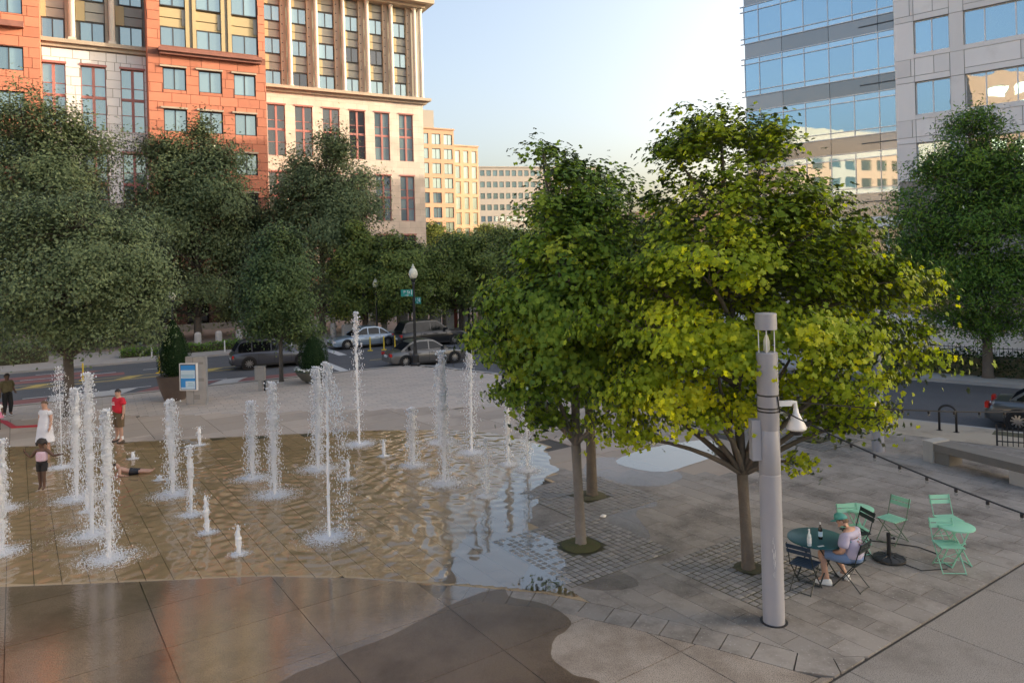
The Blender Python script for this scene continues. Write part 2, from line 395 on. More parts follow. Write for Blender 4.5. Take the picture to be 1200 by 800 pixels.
# ------------------------------------------------------------ paving built piece by piece
NEARX = [-26, -9.6, -7.3, -4.9, -3.0, -1.07, .44, 1.73, 3.23, 4.2]
NEARY = [13.1, 13.40, 13.46, 13.56, 13.36, 12.93, 12.55, 11.87, 11.0, 10.35]
def near(x): return float(np.interp(x, NEARX, NEARY))
def neart(x): e = .4; return (near(x+e)-near(x-e))/(2*e)
FARX = [-30, -12.8, -8.9, -4.9, -2.4, -.8, .4]
FARY = [23.2, 24.35, 24.72, 25.05, 24.85, 24.2, 23.1]
def fare(x): return float(np.interp(x, FARX, FARY))
RIGX = [12., 14.2, 16, 17.5, 19.5, 21.5, 23.1]   # right rim of the basin, x for a given y
RIGV = [1.0, .75, .3, .35, .95, 1.05, .4]
def rim(y): return float(np.interp(y, RIGX, RIGV))
QE = -5.72
BW = .52   # band width
def clip(poly, n, c):
    "keep the side where n.p >= c"
    out = []
    for i in range(len(poly)):
        a, b = poly[i], poly[(i+1) % len(poly)]
        da = n[0]*a[0]+n[1]*a[1]-c; db = n[0]*b[0]+n[1]*b[1]-c
        if da >= 0: out.append(a)
        if da*db < 0:
            t = da/(da-db); out.append((a[0]+(b[0]-a[0])*t, a[1]+(b[1]-a[1])*t))
    return out
def parea(p): return abs(sum(p[i][0]*p[(i+1) % len(p)][1]-p[(i+1) % len(p)][0]*p[i][1] for i in range(len(p))))/2 if len(p) > 2 else 0
def cen(p): return sum(a[0] for a in p)/len(p), sum(a[1] for a in p)/len(p)
def rect(p0, p1, q0, q1, gap): return [PQ(p0+gap, q0+gap), PQ(p1-gap, q0+gap), PQ(p1-gap, q1-gap), PQ(p0+gap, q1-gap)]
def inview(x, y, m=1.15):
    if y < 7: return False
    u = x/y
    return -.83*m < u < .83*m
def halfnear(poly, below, off=0.):
    x, y = cen(poly); s = neart(x); n = Vector((-s, 1)).normalized(); c = n.x*x+n.y*(near(x))+off
    return clip(poly, (-n.x, -n.y), -c) if below else clip(poly, (n.x, n.y), c)
PITS = [(1.23, 14.54, 1.3), (1.72, 17.55, 1.25), (4.2, 13.3, 1.12), (9.07, 22.26, 1.0)]
def inpit(x, y, m=0.):
    for a, b, r in PITS:
        p, q = toPQ(x-a, y-b)
        if abs(p) < r+m and abs(q) < r+m: return True
    return False
slabs = []; 
for i in range(-8, 12):          # big aggregate slabs, camera side of the band
    for j in range(-7, 14):
        p0 = -.25+2.04*i; q0 = -13.8+1.59*j
        if q0 < QE-.1 < q0+1.5 : pass
        pl = rect(p0, p0+2.04, q0, q0+1.59, .009)
        x, y = cen(pl)
        if not inview(x, y, 1.3): continue
        if y > near(x)+1.8: continue
        pl = halfnear(pl, True, -(BW if x > -1.3 else .0) if True else 0)
        if len(pl) < 3 or parea(pl) < .02: continue
        pl = clip(pl, (-G1.x, -G1.y), -(QE-.02))
        if len(pl) < 3 or parea(pl) < .02: continue
        slabs.append(pl)
for pl in slabs: MB().prism(pl, -.03, random.uniform(-.0008, .0008)).build('slab', M_slab, plaza)
for i in range(-4, 14):          # lighter aggregate beyond the straight joint
    for j in range(0, 5):
        q0 = QE+.03+2.3*j; p0 = 1.2+2.04*i
        pl = rect(p0, p0+2.04, q0, q0+2.3, .008); x, y = cen(pl)
        if inview(x, y, 1.3) and y > 6.5: MB().prism(pl, -.03, random.uniform(-.0008, .0008)).build('slab', M_agg2, plaza)
# band of pavers that follows the curve
xs = -1.3; k = 0
def offpt(x, o): s = neart(x); n = Vector((-s, 1)).normalized(); return (x+n.x*o, near(x)+n.y*o)
while xs < 4.6:
    x1 = xs+random.choice((.36, .4, .44)); g = .008
    pl = [offpt(xs+g, -.012), offpt(x1-g, -.012), offpt(x1-g, -BW+.012), offpt(xs+g, -BW+.012)]
    pl = clip(pl, (-G1.x, -G1.y), -(QE-.02))
    if len(pl) > 2 and parea(pl) > .02: MB().prism(pl, -.03, random.uniform(.001, .004)).build('band_paver', M_paver, plaza)
    xs = x1
# grey running-bond field under the trees, tables and to the bench
field = []
for i in range(-14, 50):
    for j in range(-44, 4):
        p0 = 2.+.45*i; q0 = QE-.02+.92*j-(.46 if i % 2 else 0)-.92
        pl = rect(p0, p0+.45, q0, q0+.92, .0055); x, y = cen(pl)
        if not inview(x, y, 1.12) or y > 27 or x < rim(min(y, 23))-.25: continue
        if toRL(x, y)[1] > -.5 or (Vector((x, y))-J0).dot(QR) > -.25: continue
        if y < near(x)-1: continue
        if y > 20.2-.18*x and x < 6.5: continue
        if inpit(x, y, -.5): continue
        pl = halfnear(pl, False, .0)
        if len(pl) < 3 or parea(pl) < .015: continue
        pl = clip(pl, (-G1.x, -G1.y), -(QE-.02))
        if len(pl) < 3 or parea(pl) < .015: continue
        field.append((y, pl))
field.sort(key=lambda a: a[0])
for y, pl in field[:300]: MB().prism(pl, -.03, random.uniform(.0005, .0045)).build('paver', M_paver, plaza)
b = MB()
for y, pl in field[300:]: b.prism(pl, -.03, random.uniform(.0005, .0045), t=random.random()*.9)
b.build('far_pavers', M_paver, plaza, kind='stuff')
# long slabs on the basin floor
b = MB(); fl = []
for i in range(-60, 46):
    for j in range(-26, 4):
        p0 = -.25+.43*i; q0 = -13.8+1.59*j-(.8 if i % 2 else 0)
        pl = rect(p0, p0+.43, q0, q0+1.59, .006); x, y = cen(pl)
        if not inview(x, y, 1.25) or y > fare(x)+.3 or y < near(x)-1.2 or x > rim(y)+.25: continue
        pl = halfnear(pl, False, .012)
        if len(pl) < 3 or parea(pl) < .015: continue
        fl.append((y, pl))
fl.sort(key=lambda a: a[0])
for y, pl in fl[:240]: MB().prism(pl, -.03, -.004).build('basin_slab', M_basin, plaza)
for y, pl in fl[240:]: b.prism(pl, -.03, -.004, t=random.random()*.8)
b.build('far_basin_slabs', M_basin, plaza, kind='stuff')
# beige apron beyond the basin
b = MB()
for i in range(-40, 30):
    for j in range(-32, 4):
        p0 = -.25+2.04*i; q0 = -13.8+1.2*j
        pl = rect(p0, p0+2.04, q0, q0+1.2, .008); x, y = cen(pl)
        if not inview(x, y, 1.3): continue
        s, t = toRL(x, y)
        if y < fare(x)-.8 if x < .4 else (x < rim(min(y, 23.)) or not (x < 6.9 and y > 19.4-.18*x)): continue
        if y > 29.2+.0*x or t > -.4 or (x > 6.9): continue
        if x < .4:
            sl_ = (fare(x+.4)-fare(x-.4))/.8; n = Vector((-sl_, 1)).normalized(); pl = clip(pl, (n.x, n.y), n.x*x+n.y*fare(x))
            if len(pl) < 3 or parea(pl) < .03: continue
        b.prism(pl, -.03, -.002, t=random.random())
b.build('apron_slabs', M_apron, plaza, kind='stuff')
# small beige pavers out to the kerb
b = MB(); far = []
for i in range(-130, 70):
    for j in range(1, 80):
        s0 = .62*i-(.31 if j % 2 else 0); t0 = -.2-.31*j
        g = .006
        pl = [RL(s0+g, t0+g-.31), RL(s0+.62-g, t0+g-.31), RL(s0+.62-g, t0-g), RL(s0+g, t0-g)]; x, y = cen(pl)
        if not inview(x, y, 1.12) or y < 28.6: continue
        if (Vector((x, y))-J0).dot(QR) > -.5: continue
        far.append((y, pl))
far.sort(key=lambda a: a[0])
for y, pl in far: b.prism(pl, -.03, random.uniform(.001, .004), t=random.random()**2)
b.build('beige_pavers', M_far, plaza, kind='stuff')
# tree pits: granite setts round a mossy opening
for n_, (a, c, r) in enumerate(PITS):
    pit = thing('tree_pit', None, None, (a, c, 0), math.atan2(G2.y, G2.x), kind='structure')
    MB().box(-r, r, -r, r, -.02, .005).build('bedding', M_soil, pit)
    hole = .36 if n_ != 2 else .24; st = .142
    nn = int(2*r/st); st = 2*r/nn; many = MB()
    for i in range(nn):
        for j in range(nn):
            x = -r+st*(i+.5); y = -r+st*(j+.5)
            if (abs(x)**3+abs(y)**3)**(1/3) < hole+.05: continue
            sx = st*random.uniform(.78, .9); sy = st*random.uniform(.78, .9); z = random.uniform(.012, .024); rz = random.uniform(-.06, .06)
            if n_ == 0 or n_ == 2:
                o = MB() ; o.loft([[(sgx*sx/2, sgy*sy/2, -.005) for sgx, sgy in ((-1, -1), (1, -1), (1, 1), (-1, 1))], [(sgx*sx/2, sgy*sy/2, z-.012) for sgx, sgy in ((-1, -1), (1, -1), (1, 1), (-1, 1))], [(sgx*sx*.4, sgy*sy*.4, z) for sgx, sgy in ((-1, -1), (1, -1), (1, 1), (-1, 1))]])
                o.build('sett', M_sett, pit, loc=(x, y, 0), rz=rz)
            else: many.cbox((x, y, z/2-.005), sx, sy, z+.01, rz, t=random.random())
    if many.v: many.build('setts', M_sett, pit, kind='stuff')
    mb = MB(); nr, na = 6, 20
    for i in range(nr):
        for k in range(na):
            an = 2*math.pi*k/na; rr = (hole+.04)*i/(nr-1)
            mb.v.append((rr*math.cos(an), rr*math.sin(an), .03+.05*(1-(i/(nr-1))**2)+random.uniform(-.012, .012))); mb.t.append(0)
    for i in range(nr-1):
        for k in range(na): mb.f.append((i*na+k, i*na+(k+1) % na, (i+1)*na+(k+1) % na, (i+1)*na+k))
    mb.build('moss', M_moss if n_ == 0 else M_soil, pit, smooth=True)

# ============================================================ WATER
JETS = [  # base px, top px, width, kind
 (128, 655, 480, .17, 'full'), (108, 627, 437, .17, 'full'), (90, 585, 455, .2, 'full'), (72, 548, 430, .3, 'mist'),
 (3, 597, 515, .16, 'full'), (2, 648, 545, .12, 'full'), (203, 580, 468, .22, 'full'), (224, 604, 522, .1, 'thin'),
 (243, 625, 580, .11, 'low'), (280, 650, 615, .10, 'low'), (234, 522, 500, .12, 'low'), (156, 538, 530, .08, 'low'),
 (296, 561, 470, .2, 'full'), (322, 580, 448, .2, 'full'), (373, 550, 430, .22, 'full'), (386, 630, 425, .16, 'arc'),
 (421, 521, 366, .16, 'tall'), (450, 535, 515, .12, 'low'), (408, 562, 538, .11, 'low'), (484, 546, 478, .18, 'full'),
 (521, 567, 411, .16, 'full'), (516, 519, 428, .2, 'full'), (553, 531, 410, .2, 'tall'), (570, 582, 515, .14, 'mist'),
 (596, 545, 465, .12, 'thin'), (618, 552, 462, .2, 'mist'), (103, 600, 568, .12, 'low'), (187, 563, 557, .06, 'low')]
JP = []
for x, y, ty, w, k in JETS:
    X, Y = G(x, y); JP.append((X, Y, HT(x, ty, Y)[1], w, k))
cell = .055
xs_ = np.arange(-19, 1.35, cell); ys_ = np.arange(12.2, 25.4, cell)
XX, YY = np.meshgrid(xs_, ys_)
ZZ = np.zeros_like(XX)
for X, Y, top, w, k in JP:
    d = np.hypot(XX-X, YY-Y); a = min(1., top/2.2)
    lam = .30+.1*random.random()
    ZZ += .0052*a*np.sin(2*np.pi*d/lam+random.random()*6)*np.exp(-d/1.7)*np.clip(d/.3, 0, 1)
for k in range(40):
    an = random.uniform(0, 6.28); lam = random.uniform(.2, .75)
    ZZ += .00042*lam/.4*np.sin(2*np.pi*(XX*math.cos(an)+YY*math.sin(an))/lam+random.uniform(0, 6.28)+1.2*np.sin(XX*random.uniform(.4, 1.2)+YY*random.uniform(.3, 1.)))
calm = 1/(1+np.exp((XX+1.0)*1.6+(YY-16.8)*-.35))       # the water lies still towards its shallow right edge
ZZ *= (.08+.92*calm)*2.0
nearv = np.interp(XX, NEARX, NEARY); farv = np.interp(XX, FARX, FARY); rimv = np.interp(YY, RIGX, RIGV)
wob = .12*np.sin(YY*2.3)+.08*np.sin(YY*5.1+1)
keep = (YY > nearv+.015) & (YY < farv) & (XX < rimv+wob)
# the puddle keeps the pit and a few proud pavers dry
idx = -np.ones(XX.shape, int); k4 = keep[:-1, :-1] & keep[1:, :-1] & keep[:-1, 1:] & keep[1:, 1:]
used = np.zeros_like(keep); used[:-1, :-1] |= k4; used[1:, :-1] |= k4; used[:-1, 1:] |= k4; used[1:, 1:] |= k4
idx[used] = np.arange(used.sum())
V = np.stack([XX[used], YY[used], ZZ[used]+.016], 1)
Fq = np.stack([idx[:-1, :-1][k4], idx[:-1, 1:][k4], idx[1:, 1:][k4], idx[1:, :-1][k4]], 1)
def npmesh(name, V, Fc):
    me = bpy.data.meshes.new(name); n, m = len(V), len(Fc); k = Fc.shape[1]
    me.vertices.add(n); me.vertices.foreach_set('co', V.astype(np.float32).ravel())
    me.loops.add(m*k); me.loops.foreach_set('vertex_index', Fc.astype(np.int32).ravel())
    me.polygons.add(m); me.polygons.foreach_set('loop_start', np.arange(0, m*k, k, dtype=np.int32)); me.polygons.foreach_set('loop_total', np.full(m, k, np.int32))
    me.update(calc_edges=True); return me
M_water = filmmat('m_water', (.88, .82, .72), .02, .06, 16, ior=1.65)
M_still = filmmat('m_still_water', (.62, .60, .57), .012, .02, 8, ior=2.3)
still = (calm[:-1, :-1][k4] < .42)
for nm_, sel, mm in (('water', ~still, M_water), ('still_water', still, M_still)):
    ff = Fq[sel]; us, inv = np.unique(ff, return_inverse=True)
    obj(nm_, npmesh(nm_, V[us], inv.reshape(ff.shape)), mm, smooth=True, kind='structure', recalc=False)
# thin film running over the slabs in front of the basin, and puddles
M_film = filmmat('m_wet_film', (.78, .70, .60), .07, .10, 9, ior=1.9, stretch=(1, 2.2, 1))
M_damp = filmmat('m_damp', (.64, .58, .52), .34, .3, 60, ior=1.25)
M_damp2 = filmmat('m_damp_paving', (.76, .73, .70), .5, .3, 60, ior=1.2)
M_pud = filmmat('m_puddle', (.5, .48, .46), .012, .01, 5, ior=2.2)
def blob(pts, n=8, jit=.05):
    "a closed smooth outline through pixel-derived ground points"
    P = [Vector(p) for p in pts]; out = []; m = len(P)
    for i in range(m):
        a, b_, c, d = P[i-1], P[i], P[(i+1) % m], P[(i+2) % m]
        for k in range(n):
            t = k/n
            q = .5*((2*b_)+(c-a)*t+(2*a-5*b_+4*c-d)*t*t+(3*b_-a-3*c+d)*t**3)
            out.append((q.x+random.uniform(-jit, jit)*.5, q.y+random.uniform(-jit, jit)*.5))
    return out
def pxs(*a): return [G(x, y) for x, y in a]
lower = [offpt(x, -.02) for x in np.linspace(-12, -.55, 24)]
shared = pxs((565, 694), (543, 702), (520, 712), (502, 722), (480, 733), (459, 744), (440, 752), (419, 759), (400, 767), (376, 778), (350, 787), (334, 796), (320, 803), (285, 850))
film = lower+shared+pxs((100, 900), (-140, 900), (-200, 780))
sheet('wet_film', film, .0068, M_film)
edge_ = blob(pxs((565, 694), (600, 700), (640, 708), (668, 726), (664, 738), (650, 748), (646, 766), (652, 776), (672, 790), (700, 806), (560, 860), (285, 860)), 6, .014)[:60]
sheet('damp_patch', shared[::-1]+edge_[3:], .0066, M_damp)
sheet('puddle', blob(pxs((612, 689), (640, 692), (668, 680), (655, 664), (636, 655), (618, 668)), 6, .02), .0095, M_pud)
sheet('puddle', blob(pxs((738, 548), (770, 553), (800, 548), (850, 528), (830, 516), (790, 520), (750, 528), (722, 540)), 6, .04), .0125, M_pud)
sheet('damp_patch', blob(pxs((650, 670), (690, 690), (735, 690), (748, 682), (722, 668), (690, 668)), 5, .03), .0088, M_damp2)
sheet('damp_patch', blob(pxs((700, 612), (740, 640), (762, 628), (745, 600), (770, 592), (760, 580), (720, 590)), 5, .05), .0088, M_damp2)
sheet('damp_patch', blob(pxs((690, 560), (760, 570), (800, 560), (780, 548), (720, 536), (690, 540)), 5, .05), .0088, M_damp2)

M_tan = mat('m_tan_strip', (.33, .285, .22), .8, (.40, .35, .28), .9, .8, .2, 40, coords='World', stain=((.22, .19, .15), .6, .5, .7))
sheet('kerb_strip', [RR(-18, -2.4), RR(30, -2.4), RR(30, -.2), RR(-18, -.2)], .0075, M_tan)

# ============================================================ BUILDINGS
M_redst = mat('m_red_sandstone', (.54, .205, .125), .8, (.47, .17, .10), 1.2, .8, .2, 20, coords='World', randv=.14, stain=((.30, .125, .085), .5, .6, .8))
M_redjt = mat('m_red_joint', (.20, .085, .06), .9)
M_whst = mat('m_white_limestone', (.76, .755, .74), .8, (.68, .675, .66), .8, .8, .2, 20, coords='World', randv=.08, stain=((.36, .33, .28), .5, .62, .85))
M_whjt = mat('m_pale_joint', (.27, .25, .22), .9)
M_cream = brickmat('m_cream_ashlar', (.66, .59, .50), (.59, .525, .44), (.36, .32, .27), 1.5, .78)
M_corn = mat('m_cornice', (.46, .39, .30), .8, (.33, .27, .21), .9, .8, .2, 20, coords='World')
M_colst = mat('m_column_stone', (.56, .53, .47), .7, (.48, .45, .39), 1.5, .8)
M_oliv = mat('m_olive_panel', (.43, .35, .2), .7, (.38, .31, .175), 1., .8)
M_gryp = mat('m_grey_panel', (.25, .255, .235), .6, (.29, .295, .27), 1., .8)
M_pinkf = mat('m_pink_frame', (.38, .16, .14), .6)
M_drkf = mat('m_dark_frame', (.045, .05, .055), .5)
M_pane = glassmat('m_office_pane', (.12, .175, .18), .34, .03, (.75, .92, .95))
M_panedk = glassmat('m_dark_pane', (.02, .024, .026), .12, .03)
M_brickd = brickmat('m_dark_brick', (.17, .075, .055), (.13, .06, .045), (.10, .08, .07), .4, .14)
M_gran = mat('m_granite', (.36, .35, .34), .7, (.45, .44, .43), 10, .8, .1, 40)

def s_at(px, py, t):
    rx, rz = ray(px, py); D = (t+K0.dot(ML))/(rx*ML.x+ML.y)
    return (rx*D-K0.x)*DL.x+(D-K0.y)*DL.y
def facade(parent, name, m, s0, s1, z0, z1, t, wins, depth=.4):
    sx = sorted(set([s0, s1]+[w[0] for w in wins]+[w[1] for w in wins])); sz = sorted(set([z0, z1]+[w[2] for w in wins]+[w[3] for w in wins]))
    sx = [a for a in sx if s0 <= a <= s1]; sz = [a for a in sz if z0 <= a <= z1]; b = MB()
    for i in range(len(sx)-1):
        k = 0
        while k < len(sz)-1:
            def solid(q):
                cx, cz = (sx[i]+sx[i+1])/2, (sz[q]+sz[q+1])/2
                return not any(w[0] < cx < w[1] and w[2] < cz < w[3] for w in wins)
            if not solid(k): k += 1; continue
            e = k
            while e+1 < len(sz)-1 and solid(e+1): e += 1
            b.add([(sx[i], t, sz[k]), (sx[i+1], t, sz[k]), (sx[i+1], t, sz[e+1]), (sx[i], t, sz[e+1])], [(0, 1, 2, 3)]); k = e+1
    for a, c, d, e in wins:
        b.add([(a, t, d), (c, t, d), (c, t, e), (a, t, e), (a, t+depth, d), (c, t+depth, d), (c, t+depth, e), (a, t+depth, e)], [(0, 4, 5, 1), (1, 5, 6, 2), (2, 6, 7, 3), (3, 7, 4, 0)])
    return obj(name, b, m, parent, recalc=False)
def window(parent, a, c, d, e, t, nx, nz, fm, pm, fw=.09, zs=None, xs=None, blind=0.):
    "frame with its bars is the part, each pane a sub-part"
    b = MB(); y0, y1 = t, t+.09
    b.box(a, a+fw, y0, y1, d, e); b.box(c-fw, c, y0, y1, d, e); b.box(a+fw, c-fw, y0, y1, d, d+fw); b.box(a+fw, c-fw, y0, y1, e-fw, e)
    X = xs or [a+(c-a)*i/nx for i in range(nx+1)]; Z = zs or [d+(e-d)*k/nz for k in range(nz+1)]
    for x in X[1:-1]: b.box(x-fw*.6, x+fw*.6, y0-.015, y1-.004, d+fw, e-fw)
    for z in Z[1:-1]: b.box(a+fw, c-fw, y0-.008, y1-.008, z-fw*.5, z+fw*.5)
    w = b.build('window', fm, parent)
    for i in range(len(X)-1):
        for k in range(len(Z)-1):
            ubox('pane', pm, w, X[i]+.01, X[i+1]-.01, y0+.035, y0+.055, Z[k]+.01, Z[k+1]-.01)
    return w
NB = [0]
def blocks(parent, m, s0, s1, z0, z1, t, wins, bw, bh, proud=.035, gap=.022):
    r = 0; z = z0; more = MB()
    nrow = max(1, round((z1-z0)/bh)); bh = (z1-z0)/nrow
    for r in range(nrow):
        za, zb = z0+r*bh, z0+(r+1)*bh
        x = s0-(bw*.5 if r % 2 else 0)-random.uniform(0, .2); 
        while x < s1:
            l = bw*random.choice((.62, 1, 1, 1.25)); ivs = [(max(x, s0), min(x+l, s1), za, zb)]
            for a, c, d, e in wins:
                nv = []
                for (p, q, u, v) in ivs:
                    if q <= a or p >= c or v <= d+.01 or u >= e-.01: nv.append((p, q, u, v)); continue
                    if p < a: nv.append((p, a, u, v))
                    if q > c: nv.append((c, q, u, v))
                    pp, qq = max(p, a), min(q, c)
                    if u < d-.08: nv.append((pp, qq, u, d))
                    if v > e+.08: nv.append((pp, qq, e, v))
                ivs = nv
            for p, q, u, v in ivs:
                if q-p < .12: continue
                pr = proud+random.uniform(-.008, .008)
                if NB[0] < 300: ubox('block', m, parent, p+gap, q-gap, t-pr, t+.03, u+gap, v-gap); NB[0] += 1
                else: more.box(p+gap, q-gap, t-pr, t+.03, u+gap, v-gap)
            x += l
    if more.v: more.build('more_blocks', m, parent, kind='stuff')

LB = thing('office_building', 'long stone office building with red sandstone towers and pale wings behind street trees', 'building', (K0.x, K0.y, 0), R(30))
TR_, TW, TC = 37.4, 39.3, 50.0
# ---- red tower
ra, rb = s_at(174.5, 130, TR_), s_at(312.5, 130, TR_)
wx = [(s_at(191, 95, TR_), s_at(218, 95, TR_)), (s_at(233, 100, TR_), s_at(260, 100, TR_)), (s_at(274.5, 105, TR_), s_at(299.5, 105, TR_))]
rows = [(22.75, 24.85), (18.8, 20.9), (14.85, 16.95), (10.9, 13.0), (6.9, 9.0)]
upw = (wx[0][0]-.15, wx[2][1]+.35)
wins = [(a, c, d, e) for a, c in wx for d, e in rows]+[(upw[0], upw[1], 26.95, 43.)]
facade(LB, 'tower_wall', M_redjt, ra, rb, 0, 44, TR_, wins)
MB().box(ra, ra+.3, TR_+.02, TR_+12, 0, 44).box(rb-.3, rb, TR_+.02, TR_+13, 0, 44).box(ra, rb, TR_+1, TR_+13, 0, 43.8).build('tower_body', M_redst, LB)
blocks(LB, M_redst, ra, rb, 12.6, 26.0, TR_, wins, 1.65, .92)
blocks(LB, M_redst, ra, upw[0], 26.6, 34.5, TR_, wins, 1.3, .92); blocks(LB, M_redst, upw[1], rb, 26.6, 34.5, TR_, wins, 1.3, .92)
for a, c in wx:
    for d, e in rows:
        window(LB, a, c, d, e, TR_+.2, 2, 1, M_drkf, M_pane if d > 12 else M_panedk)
        MB().box(a-.25, c+.08, TR_-.2, TR_+.1, e+.03, e+.2).build('lintel', M_corn, LB)
MB().box(upw[0]-.2, upw[1]+.25, TR_-.75, TR_+.1, 26.25, 26.6).box(upw[0]-.1, upw[1]+.15, TR_-.5, TR_+.1, 26.0, 26.25).build('ledge', mat('m_ledge', (.30, .13, .10), .8, (.2, .09, .07), 1.5), LB)
MB().box(upw[0], upw[1], TR_+.62, TR_+.7, 26.9, 43).build('spandrel_back', M_oliv, LB)
for f in range(4):
    zb = 26.75+3.95*f
    for i, (a, c) in enumerate(wx):
        a2, c2 = (upw[0]+.02 if i == 0 else a-.1), (upw[1]-.02 if i == 2 else c+.1)
        window(LB, a2, c2, zb+.1, zb+2.05, TR_+.25, 2, 1, M_drkf, M_pane)
        MB().box(a2, c2, TR_+.3, TR_+.6, zb+2.1, zb+2.9).build('spandrel', M_oliv, LB)
        MB().box(a2, c2-(c2-a2)*.12, TR_+.27, TR_+.6, zb+2.98, zb+3.85).build('spandrel', M_oliv, LB)
        MB().box(c2-(c2-a2)*.14, c2, TR_+.24, TR_+.6, zb+2.3, zb+3.85).build('spandrel_tile', M_gryp, LB)
for a, c in ((wx[0][1], wx[1][0]), (wx[1][1], wx[2][0])):
    w = c-a
    for p in (.08, .62): MB().box(a+w*p, a+w*(p+.3), TR_+.08, TR_+.6, 26.62, 43).build('mullion_pier', M_oliv, LB)
    MB().box(a+w*.4, a+w*.6, TR_+.3, TR_+.6, 26.62, 43).build('mullion_recess', M_gryp, LB)
# ---- far left red tower
fa, fb = s_at(-150, 60, TR_), s_at(46.8, 60, TR_)
fw = [(s_at(-8, 65, TR_), s_at(27, 65, TR_)), (s_at(-62, 65, TR_), s_at(-30, 65, TR_))]
frow = [(23.35, 25.4), (19.4, 21.5), (15.4, 17.5), (11.5, 13.5), (7.5, 9.5), (28.3, 30.3), (32.3, 34.3)]
fwin = [(a, c, d, e) for a, c in fw for d, e in frow]
facade(LB, 'tower_wall', M_redjt, fa, fb, 0, 44, TR_+.2, fwin)
MB().box(fa, fb, TR_+1.2, TR_+13, 0, 43.8).box(fb-.3, fb, TR_+.22, TR_+2, 0, 44).build('tower_body', M_redst, LB)
blocks(LB, M_redst, max(fa, s_at(-12, 60, TR_)), fb, 18.2, 31.8, TR_+.2, fwin, 1.65, .92)
for a, c, d, e in fwin: window(LB, a, c, d, e, TR_+.4, 2, 1, M_drkf, M_pane)
MB().box(fw[1][0], fw[0][1]+.1, TR_-.45, TR_+.25, 27.0, 27.5).build('ledge', bpy.data.materials['m_ledge'], LB)
# ---- pale wing between the towers
wa, wb = fb, ra
tx = [(s_at(48.5, 100, TW), s_at(77, 100, TW)), (s_at(95.2, 110, TW), s_at(124.5, 110, TW)), (s_at(142, 115, TW), s_at(169.5, 115, TW))]
tz = [(18.75, 24.7), (10.7, 16.7), (3.5, 9.2)]
twin = [(a, c, d, e) for a, c in tx for d, e in tz]
facade(LB, 'wing_wall', M_whjt, wa, wb, 0, 26.2, TW, twin)
MB().box(wa, wb, TW+1, TW+11, 0, 26.2).build('wing_body', M_whst, LB)
blocks(LB, M_whst, wa+.02, wb-.02, 12., 26.1, TW, twin, 1.35, .85)
def cross(parent, a, c, d, e, t, pm):
    m_ = (a+c)/2; zc = d+(e-d)*.52
    MB().box(m_-.12, m_+.12, t-.07, t+.05, d, e).box(a, m_-.122, t-.06, t+.04, zc-.13, zc+.13).box(m_+.122, c, t-.06, t+.04, zc-.13, zc+.13).build('window_cross', M_pinkf, parent)
    return window(parent, a, c, d, e, t, 2, 4, M_pinkf, pm, .07, zs=[d, d+(zc-d)*.52, zc, zc+(e-zc)*.38, e])
for i, (a, c) in enumerate(tx):
    for d, e in tz:
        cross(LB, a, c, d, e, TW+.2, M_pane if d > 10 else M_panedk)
        MB().box(a-.1, c+.1, TW-.1, TW+.12, e+.02, e+.22).build('lintel', M_pinkf, LB)
MB().box(wa+.01, wb-.01, TW-.25, TW+.4, 26.2, 26.55).box(wa+.01, wb-.01, TW-.55, TW+.4, 26.55, 26.9).build('cornice', M_corn, LB)
MB().box(wa, wb, TW+.9, TW+11, 26.9, 42).build('upper_wall', M_gryp, LB)
for f in range(4):
    zb = 27.0+3.95*f
    for i, (a, c) in enumerate(tx):
        window(LB, a, c, zb+.05, zb+2.0, TW+.7, 2, 1, M_drkf, M_pane)
        MB().box(a-.3, a+.45, TW+.66, TW+.92, zb+2.05, zb+3.9).build('spandrel_tile', M_oliv, LB)
        MB().box(a+.47, c, TW+.72, TW+.92, zb+2.1, zb+2.9).box(a+.47, c, TW+.72, TW+.92, zb+3.0, zb+3.85).build('spandrel', M_gryp, LB)
for (a, c) in ((tx[0][1], tx[1][0]), (tx[1][1], tx[2][0]),):
    m_ = (a+c)/2
    MB().lathe([(.26, 26.9), (.26, 41)], 12, (m_, TW+.2, 0)).box(m_-.32, m_+.32, TW-.12, TW+.52, 26.9, 27.25).build('column', M_colst, LB, smooth=False)
    MB().box(m_-.55, m_-.3, TW+.5, TW+.92, 26.9, 41).build('pilaster', M_corn, LB)
# ---- cream wing set back beyond the red tower
ca0, cb0 = s_at(285, 110, TC), s_at(495.5, 130, TC)
cxp = [(313, 334), (345.5, 366), (378, 397.5), (409, 427.5), (438.5, 456), (467, 483.5)]
cx = [(s_at(a, 130, TC), s_at(b_, 130, TC)) for a, b_ in cxp]
cz = [(18.8, 24.85), (11.05, 16.85), (3.2, 9.2)]
cwin = [(a, c, d, e) for a, c in cx for d, e in cz]
facade(LB, 'wing_wall', M_cream, ca0, cb0, 0, 26.4, TC, cwin)
MB().box(ca0, cb0, TC+1, TC+24, 0, 26.4).build('wing_body', M_cream, LB)
MB().box(cb0-.5, cb0, TC+.02, TC+24, 0, 26.38).build('end_wall', M_cream, LB)
for (a, c) in cx:
    for d, e in cz:
        cross(LB, a, c, d, e, TC+.22, M_pane if a > cx[4][0]-.1 and d > 4 else M_panedk)
        MB().box(a-.1, c+.1, TC-.08, TC+.1, e+.02, e+.2).build('lintel', M_pinkf, LB)
MB().box(ca0, cb0+.45, TC-.35, TC+24, 26.4, 26.75).box(ca0, cb0+.9, TC-.85, TC+24, 26.75, 27.1).build('cornice', M_corn, LB)
MB().box(ca0, cb0+.1, TC+1.0, TC+23, 27.1, 39.0).build('upper_wall', M_gryp, LB)
ux = [(s_at(a/5.333+300, 80, TC), s_at(b_/5.333+300, 80, TC)) for a, b_ in ((62, 165), (228, 335), (398, 500), (560, 660), (718, 815), (868, 962))]
